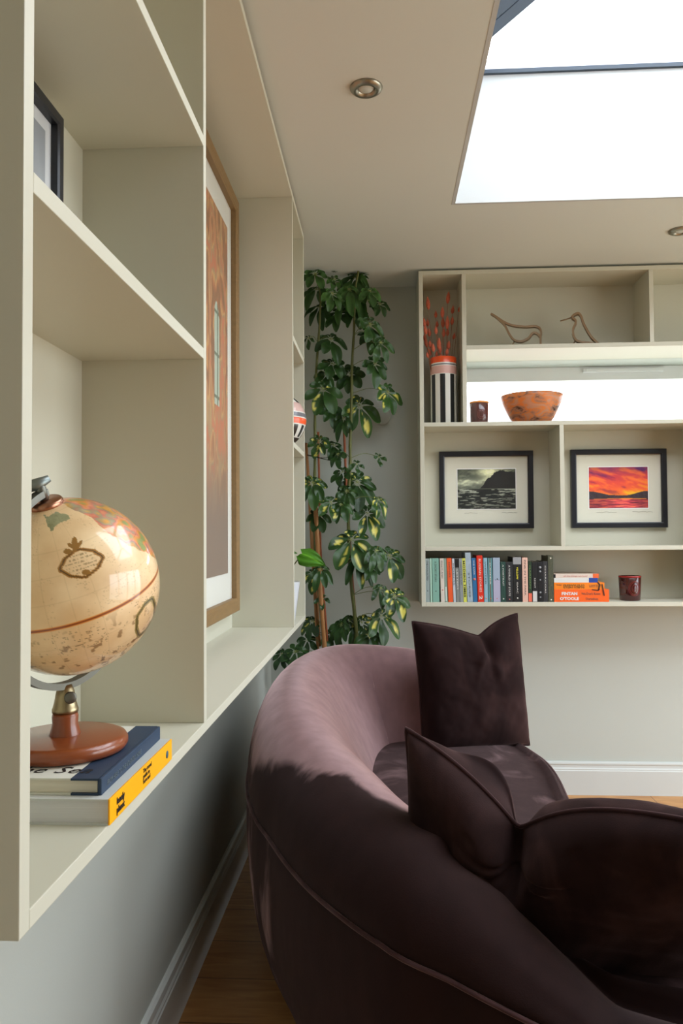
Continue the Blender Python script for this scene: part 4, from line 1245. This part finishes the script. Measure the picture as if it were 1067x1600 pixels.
p0, p1 = at(734, 630, 'y', 3.36), at(763, 630, 'y', 3.36)
candle('small plum candle jar with backlit amber top, left of the bowl on the window shelf', (p0.x+p1.x)/2, 3.36, S2[1], .0395, .042, .0995, M_PURPGLASS, mat('backlit_rim', lin(240, 150, 50), .4), .082, emb_box)  # window light through the glass is painted on as an amber rim
p0, p1 = at(967.5, 905, 'y', 3.365), at(1000, 905, 'y', 3.365)
candle('dark red glass candle jar with an oval emblem, right of the orange book stack', (p0.x+p1.x)/2, 3.365, BBT, .0435, .0475, .107, M_REDGLASS, mat('red_rim', lin(150, 16, 16), .2, coat=.5), .07, emb_oval)

# bowl
bp0, bp1 = at(782, 618, 'y', 3.38), at(879, 618, 'y', 3.38)
bx = (bp0.x+bp1.x)/2; br_ = (bp1.x-bp0.x)/2
bowl = thing('resin_bowl', 'wide marbled orange and brown translucent bowl on the window shelf', 'bowl', (bx, 3.38, S2[1]))


def bowl_mat():
    m = bpy.data.materials.new('marbled_orange_resin'); m.use_nodes = True; t = m.node_tree; p = t.nodes['Principled BSDF']
    tcn = t.nodes.new('ShaderNodeTexCoord'); mp = t.nodes.new('ShaderNodeMapping'); mp.inputs['Scale'].default_value = (1, 1, 2.6)
    t.links.new(tcn.outputs['Object'], mp.inputs[0])
    n = t.nodes.new('ShaderNodeTexNoise'); n.inputs['Scale'].default_value = 9; n.inputs['Distortion'].default_value = 1.8; n.inputs['Detail'].default_value = 4
    t.links.new(mp.outputs[0], n.inputs['Vector'])
    cr = t.nodes.new('ShaderNodeValToRGB'); el = cr.color_ramp.elements
    el[0].position = .30; el[0].color = lin(96, 66, 52); el[1].position = .72; el[1].color = lin(226, 176, 146)
    for pos, c_ in ((.42, lin(200, 158, 130)), (.50, lin(240, 160, 84)), (.58, lin(214, 172, 140))):
        k = el.new(pos); k.color = c_
    t.links.new(n.outputs['Fac'], cr.inputs[0]); t.links.new(cr.outputs[0], p.inputs['Base Color'])
    p.inputs['Roughness'].default_value = .25
    o = t.nodes['Material Output']; ms = t.nodes.new('ShaderNodeMixShader'); ms.inputs[0].default_value = .60
    tl = t.nodes.new('ShaderNodeBsdfTranslucent'); t.links.new(cr.outputs[0], tl.inputs[0])
    t.links.new(p.outputs[0], ms.inputs[1]); t.links.new(tl.outputs[0], ms.inputs[2]); t.links.new(ms.outputs[0], o.inputs[0])
    return m


MB().lathe([(0, 0), (br_*.50, 0), (br_*.56, .003), (br_*.70, .026), (br_*.82, .058), (br_*.93, .092), (br_*1.0, .125), (br_*.985, .1265), (br_*.965, .125), (br_*.89, .092), (br_*.78, .058), (br_*.65, .029), (br_*.45, .008), (0, .006)], 72).build('bowl_body', bowl_mat(), bowl)

# bent wood birds
M_BIRD = mat('bent_walnut_strip', lin(138, 112, 82), .45, noise=.2, nscale=20)
BYP = 3.35


def bird(label, lines, legs, w):
    ps = [[at(640+u/2.5, 400+v/2.5, 'y', BYP) for u, v in l] for l in lines]
    low = min(p.z for l in [[at(640+u/2.5, 400+v/2.5, 'y', BYP) for u, v in l] for l in legs+lines] for p in l)
    cxb = sum(p.x for p in ps[0])/len(ps[0])
    off = Vector((cxb, BYP, low))
    t = thing('bird_figure', label, 'ornament', (cxb, BYP, S1[1]))
    m = MB()
    for l in ps:
        q = catmull([tuple(p) for p in l], len(l)*5)
        m.strip([Vector(p)-off for p in q], w, (0.25, 1, 0), .0088)
    m.build('body', M_BIRD, t)
    for l in legs:
        m = MB(); m.tube([at(640+u/2.5, 400+v/2.5, 'y', BYP)-off for u, v in l], .003, 8); m.build('leg', M_BIRD, t)
    return t


bird('bent wood bird outline with a long raised tail, left of the pair',
     [[(318, 211), (345, 228), (368, 243), (400, 256), (450, 262), (488, 260), (507, 267), (513, 283), (511, 300), (511, 322), (512, 342)],
      [(330, 218), (352, 236), (372, 257), (388, 288), (404, 310), (420, 318), (440, 318), (464, 306), (478, 289), (489, 286), (499, 290), (508, 300)]],
     [[(411, 316), (401, 330), (390, 346)]], .022)
bird('bent wood bird outline with a thin straight beak, right of the pair',
     [[(632, 224), (645, 212), (660, 209), (670, 222), (680, 250), (704, 293), (728, 320), (750, 336)],
      [(634, 225), (646, 234), (648, 246), (638, 270), (640, 295), (652, 314), (672, 321), (705, 324), (735, 333), (750, 337)]],
     [[(588, 236), (610, 230), (634, 222)], [(646, 313), (640, 326), (633, 339)], [(657, 318), (654, 328), (652, 339)]], .030)

# ------------------------------------------------------------------ ornaments on the far bay of the left shelving
ob = thing('patterned_ball_ornament', 'round ornament with pink, orange and black bands in the narrow far bay', 'ornament', (-.355, 2.665, LS[0]+T))


def ball():
    R_ = .088; nu, nv = 200, 160
    PH, TH = np.meshgrid(np.linspace(0, 2*math.pi, nu), np.linspace(0, math.pi, nv), indexing='ij')
    z = np.cos(TH); rr = np.sin(TH)*(1-.10*smst(.1, -1, z))
    P = np.stack([rr*np.cos(PH)*R_, rr*np.sin(PH)*R_, np.maximum(z*1.08, -1.07)*R_+1.07*R_], -1)
    a = PH/(2*math.pi)
    W_, K_ = np.array([214, 212, 204]), np.array([22, 22, 24])
    chk = ((a*14) % 1 < .5)
    C = np.where((((a*9+z*1.1) % 1) < .45)[..., None], K_, W_)
    def band(lo, hi, col):
        nonlocal C
        C = np.where(((z >= lo) & (z < hi))[..., None], col, C)
    band(.30, .66, np.array([206, 172, 164])); band(.26, .30, W_); band(.10, .26, np.array([104, 104, 110])); band(.06, .10, W_)
    band(-.16, .06, np.array([232, 88, 36])); band(-.20, -.16, W_)
    band(-.62, -.20, np.where(chk[..., None], K_, W_)); band(-.66, -.62, W_); band(-1.1, -.66, np.array([52, 34, 30]))
    painted('ball', P, linarr(C), mat('glazed_ball', attr=True, rough=.3, coat=.4), ob)


ball()
M_POT = mat('white_glazed_pot', (.66, .69, .74, 1), .3, coat=.3)
pp = thing('potted_plant', 'small white pot with one big heart shaped green leaf in the narrow far bay', 'plant', (-.355, 2.665, LBT))
MB().lathe([(0, 0), (.042, 0), (.045, .003), (.062, .134), (.0625, .138), (.060, .138), (.057, .120), (0, .118)], 48).build('pot', M_POT, pp)
MB().lathe([(0, .120), (.0565, .121), (0, .1205)], 24).build('soil', M_SOIL, pp)


def heart_leaf(root, tip, basep, wdt, up, name='leaf'):
    tip, basep = Vector(tip), Vector(basep); ax = tip-basep; ln = ax.length; a = ax.normalized()
    s_ = a.cross(Vector(up)).normalized(); n_ = s_.cross(a)
    nu, nv = 22, 17
    P = np.zeros((nu, nv, 3)); C = np.zeros((nu, nv, 3))
    for i in range(nu):
        t = i/(nu-1)
        w = wdt*min(1, .62+t*3.2)*max(0, 1-t)**.72*(1+.25*math.sin(math.pi*t))
        for j in range(nv):
            v = j/(nv-1)*2-1
            back = .17*ln*(1-abs(abs(v)-.62)/.62)**1.0*(abs(v) > .0)*max(0, 1-t*3.0)
            p = basep+a*(ln*t-back)+s_*(w*v)+n_*(-.10*ln*(v*v)*(1-t)-.16*ln*t*t+.003*math.sin(v*9+t*6))
            P[i, j] = p
            C[i, j] = np.array([70, 128, 20])*(1-.25*abs(v))+np.array([30, 30, 20])*(abs(v) < .06)
    painted(name, P, linarr(C), M_LEAF, root)


PPl = pp.location
hb = at(473, 868, 'y', 2.62)-PPl; ht_ = at(509, 881, 'y', 2.60)-PPl
heart_leaf(pp, ht_, hb+Vector((-.002, 0, .006)), .040, (0, -.80, .60))
heart_leaf(pp, hb+Vector((-.05, .07, .02)), hb+Vector((-.05, 0.02, .01)), .03, (0, -.2, 1))
MB().tube([(0, 0, .115), (.012, -.01, .16), (hb.x-.004, hb.y, hb.z+.002)], .0022, 6).build('stalk', M_STEM, pp)

# ------------------------------------------------------------------ climbing umbrella plant
PB = Vector((-.215, 3.335, 0))
pl = thing('umbrella_plant', 'tall variegated umbrella plant tied to canes, reaching the ceiling behind the sofa', 'plant', PB)
MB().lathe([(0, 0), (.085, 0), (.092, .004), (.115, .22), (.118, .235), (.112, .238), (.106, .215), (0, .212)], 48, ).build('pot', mat('dark_grey_planter', (.05, .05, .05, 1), .6), pl)
MB().lathe([(0, .214), (.105, .214), (0, .2135)], 24).build('soil', M_SOIL, pl)
STEMS = {
    'R': ([(556, 1010), (554, 960), (548, 905), (545, 850), (544, 780), (547, 730), (547, 690), (549, 630), (550, 570), (553, 520), (554, 480), (556, 445), (562, 415)], 3.30, .0080),
    'L': ([(506, 1010), (502, 960), (496, 900), (492, 840), (491, 780), (492, 720), (492, 660), (493, 600), (496, 550), (499, 510), (500, 460), (492, 428)], 3.30, .0075),
}
stem_pts = {}
for k, (pp_, y, r) in STEMS.items():
    q = [at(a, b_, 'y', y+.012*math.sin(i)) for i, (a, b_) in enumerate(pp_)]
    q = [Vector((PB.x+(.04 if k == 'R' else -.03), PB.y, .21)), Vector((q[0].x*.5+PB.x*.5, y+.01, .45))]+q
    c_ = catmull([tuple(v) for v in q], 60)
    stem_pts[k] = c_
    n = len(c_)
    rr = [r*(1.15-.6*i/n)*(1.12 if i % 3 == 0 else .96) for i in range(n)]
    MB().tube([Vector(v)-PB for v in c_], rr, 10).build('stem', M_STEM, pl)
for (pp_, y, r, m_) in (([(507, 1010), (499, 900), (491, 760)], 3.275, .0095, M_CANE), ([(512, 1010), (501, 870), (497, 675)], 3.325, .0048, M_CANER),
                        ([(559, 1010), (550, 900), (541, 760), (537, 660)], 3.325, .0055, M_CANER), ([(478, 690), (490, 860), (500, 1010)], 3.34, .006, M_CANE)):
    q = [at(a, b_, 'y', y) for a, b_ in pp_]
    q = [Vector((PB.x+(q[0].x-PB.x)*.4, PB.y-.01, .22))]+q
    c_ = [tuple(v) for v in resample(np.array([tuple(v) for v in q]), 26)]
    MB().tube([Vector(v)-PB for v in c_], [r*(1.12 if i % 5 == 0 else 1) for i in range(26)], 8).build('cane', m_, pl)
# ties
m = MB()
for (a, b_) in ((493, 705), (500, 990), (497, 895), (494, 800)):
    c_ = at(a, b_, 'y', 3.30)-PB
    m.tube([c_+Vector((.020*math.cos(t), .032*math.sin(t), .003*math.sin(2*t))) for t in np.linspace(0, 6.28, 20)[:-1]], .0010, 5, closed=True)
for dz in (0, .008, .017):
    c_ = [at(a, 716-dz*400+6*math.sin(a*.05+dz*90), 'y', 3.26+dz) for a in range(480, 540, 6)]
    m.tube([v-PB for v in c_], .0012, 5)
m.build('tie', mat('dark_twine', (.03, .025, .015, 1), .8), pl)

rs = random.Random(21)


def leaflets(hub, axis, up_, size, n, var, droop, tone, stem_at):
    """one compound leaf: hub, n leaflets around axis"""
    axis = Vector(axis).normalized()
    e1 = Vector(up_)-axis*axis.dot(Vector(up_)); e1.normalize(); e2 = axis.cross(e1)
    Ps = []; Cs = []; Fs = []; base = 0
    nu, nv = 12, 7
    droop = droop*.75
    for k in range(n):
        a = 2*math.pi*(k+.5)/n+rs.uniform(-.12, .12)
        d = e1*math.cos(a)+e2*math.sin(a)
        ln = size*(.80-.28*math.cos(a))*rs.uniform(.88, 1.1)
        d = (d+axis*rs.uniform(-.15, .25)).normalized()
        s_ = d.cross(axis).normalized(); nn = s_.cross(d)
        wd = ln*rs.uniform(.22, .28)
        g0 = tone*rs.uniform(.75, 1.25)
        yel = var*rs.random() > .32
        yc = rs.uniform(-.6, .7); yw = rs.uniform(.16, .42)
        fold = rs.uniform(.15, .4); dr = droop*rs.uniform(.6, 1.4)
        st = ln*.16
        for i in range(nu):
            t = i/(nu-1)
            w = wd*max(0.0, (math.sin(math.pi*(t**1.45*.95+.02)))**.62)
            for j in range(nv):
                v = j/(nv-1)*2-1
                p = hub+d*(st+(ln-st)*t)+s_*w*v+nn*(abs(v)*w*fold)+Vector((0, 0, -1))*(dr*ln*t*t)+nn*(.004*math.sin(t*7+k))
                Ps.append(tuple(p-PB))
                c_ = np.array([24+17*g0, 46+24*g0, 20+9*g0])*(.85+.3*abs(v))*1.0
                if abs(v) < .1: c_ = c_*1.25
                if yel and abs(v-yc) < yw*(.6+.6*math.sin(t*9+k*2)) and .12 < t < .9: c_ = np.array([206, 196, 92])
                Cs.append(c_)
        for i in range(nu-1):
            for j in range(nv-1):
                q = base+i*nv+j; Fs.append((q, q+nv, q+nv+1, q+1))
        base += nu*nv
        # petiolule
        for i in range(2):
            c0_ = hub+d*(st*1.2*i)
            for j, (aa, bb) in enumerate(((1, 0), (-.5, .87), (-.5, -.87))):
                Ps.append(tuple(c0_+s_*aa*.0011+nn*bb*.0011-PB)); Cs.append(np.array([150, 160, 92]))
        for j in range(3): Fs.append((base+j, base+(j+1) % 3, base+3+(j+1) % 3, base+3+j))
        base += 6
    # petiole from the stem to the hub
    if stem_at is not None:
        s0 = Vector(stem_at)
        mid = (s0+hub)/2+Vector((0, 0, .018))
        c_ = catmull([tuple(s0), tuple(mid), tuple(hub)], 9)
        for i in range(9):
            t_ = Vector(c_[min(i+1, 8)])-Vector(c_[max(i-1, 0)]); t_.normalize(); a_ = t_.orthogonal().normalized(); b_ = t_.cross(a_)
            for j in range(5):
                an = 2*math.pi*j/5; Ps.append(tuple(Vector(c_[i])+(a_*math.cos(an)+b_*math.sin(an))*.0014-PB)); Cs.append(np.array([108, 118, 62]))
        for i in range(8):
            for j in range(5):
                q = base+i*5; Fs.append((q+j, q+(j+1) % 5, q+5+(j+1) % 5, q+5+j))
    Ps = [(p[0], min(p[1], BY_WALL-.006-PB.y), min(p[2], CEIL-.006)) for p in Ps]
    me = bpy.data.meshes.new('leaf'); me.from_pydata(Ps, [], Fs)
    ca = me.color_attributes.new('Col', 'FLOAT_COLOR', 'POINT')
    c4 = np.ones((len(Ps), 4)); c4[:, :3] = linarr(np.clip(np.array(Cs), 0, 255)); ca.data.foreach_set('color', c4.ravel())
    put('leaf', me, M_LEAF, pl, smooth=True)


H8 = [(320, 210, 85, .2, 0), (455, 250, 62, .3, 0), (625, 115, 80, .9, 0), (600, 235, 130, 1.3, 0), (440, 345, 85, .4, 0), (480, 490, 92, .4, 0), (600, 462, 100, .5, 0), (700, 560, 110, .3, 0),
      (620, 330, 115, 1.0, 0), (700, 330, 80, .4, 0), (770, 420, 70, .4, 0), (330, 320, 100, .8, 0), (350, 440, 90, .9, 0), (430, 665, 112, .4, 0), (440, 835, 105, .3, 0), (700, 640, 95, .5, 0), (775, 690, 95, .5, 0),
      (735, 830, 112, .3, 0), (566, 905, 115, .2, 0), (375, 1010, 125, .3, .6), (825, 1030, 120, .3, .7), (630, 1125, 138, .3, .8), (440, 1150, 92, .4, 0), (520, 1215, 80, .8, 0), (350, 1375, 85, .3, .8),
      (450, 1400, 75, .5, .2), (455, 150, 26, .2, 0), (275, 660, 45, .4, 0), (500, 395, 90, .8, .2), (560, 320, 90, .8, 0), (400, 910, 80, .3, 0)]
H9 = [(480, 130, 70, .4, 0), (762, 150, 58, .2, 0), (305, 330, 110, .4, .6), (510, 255, 80, .3, .4), (612, 325, 145, .3, .8), (430, 465, 115, .4, .8), (682, 540, 125, .3, .8), (570, 725, 158, .3, .8),
      (345, 545, 85, .3, .2), (838, 835, 122, .3, .9), (745, 800, 85, .5, .5), (700, 905, 75, .5, 0), (300, 960, 85, .5, .7), (775, 1060, 85, .5, 0), (872, 1115, 112, .3, .8), (645, 1300, 115, .4, .5),
      (780, 1255, 125, .4, .7), (300, 1290, 80, .5, .7), (430, 1385, 75, .4, 0), (505, 1310, 90, .5, .2), (270, 1420, 85, .3, 0), (185, 1500, 100, .3, 0), (90, 1520, 75, .4, 0), (700, 1385, 105, .5, .3),
      (560, 1285, 80, .4, .4), (370, 1130, 60, .5, 0), (360, 930, 80, .8, 0), (500, 480, 80, .8, .4), (540, 385, 80, .4, 0), (760, 445, 70, .8, .9), (610, 200, 60, .3, .2), (620, 850, 110, 1.0, .6)]
for blk, (oy, lst) in enumerate(((380, H8), (680, H9))):
    for idx, (u, v, rad, droop, var) in enumerate(lst):
        px_, py_ = 420+u/4.446, oy+v/4.446
        side = 'R' if px_ > 527 else 'L'
        y = 3.27+rs.uniform(-.06, .10)
        if u < 200 and blk: y = 3.30
        hub = at(px_, py_, 'y', y)
        size = rad/4.446*y/F_PX*1.22
        sp = stem_pts[side]; zs = sp[:, 2]
        j = int(np.argmin(np.abs(zs-(hub.z-.02)))); s0 = sp[j]
        out = Vector((hub.x-s0[0], 0, 0)); sx = max(-1, min(1, out.x/.10))
        ax = Vector((sx*.50, -.92, .36))+Vector((rs.uniform(-.25, .25), rs.uniform(-.1, .2), rs.uniform(-.2, .2)))
        n = rs.choice((7, 8, 8, 9)) if rad > 60 else 5
        leaflets(hub, ax, (sx*.1, 0, 1), size, n, var, droop, (1.5 if (v < 420 and blk == 0) else 1.0)*rs.uniform(.8, 1.2), s0)
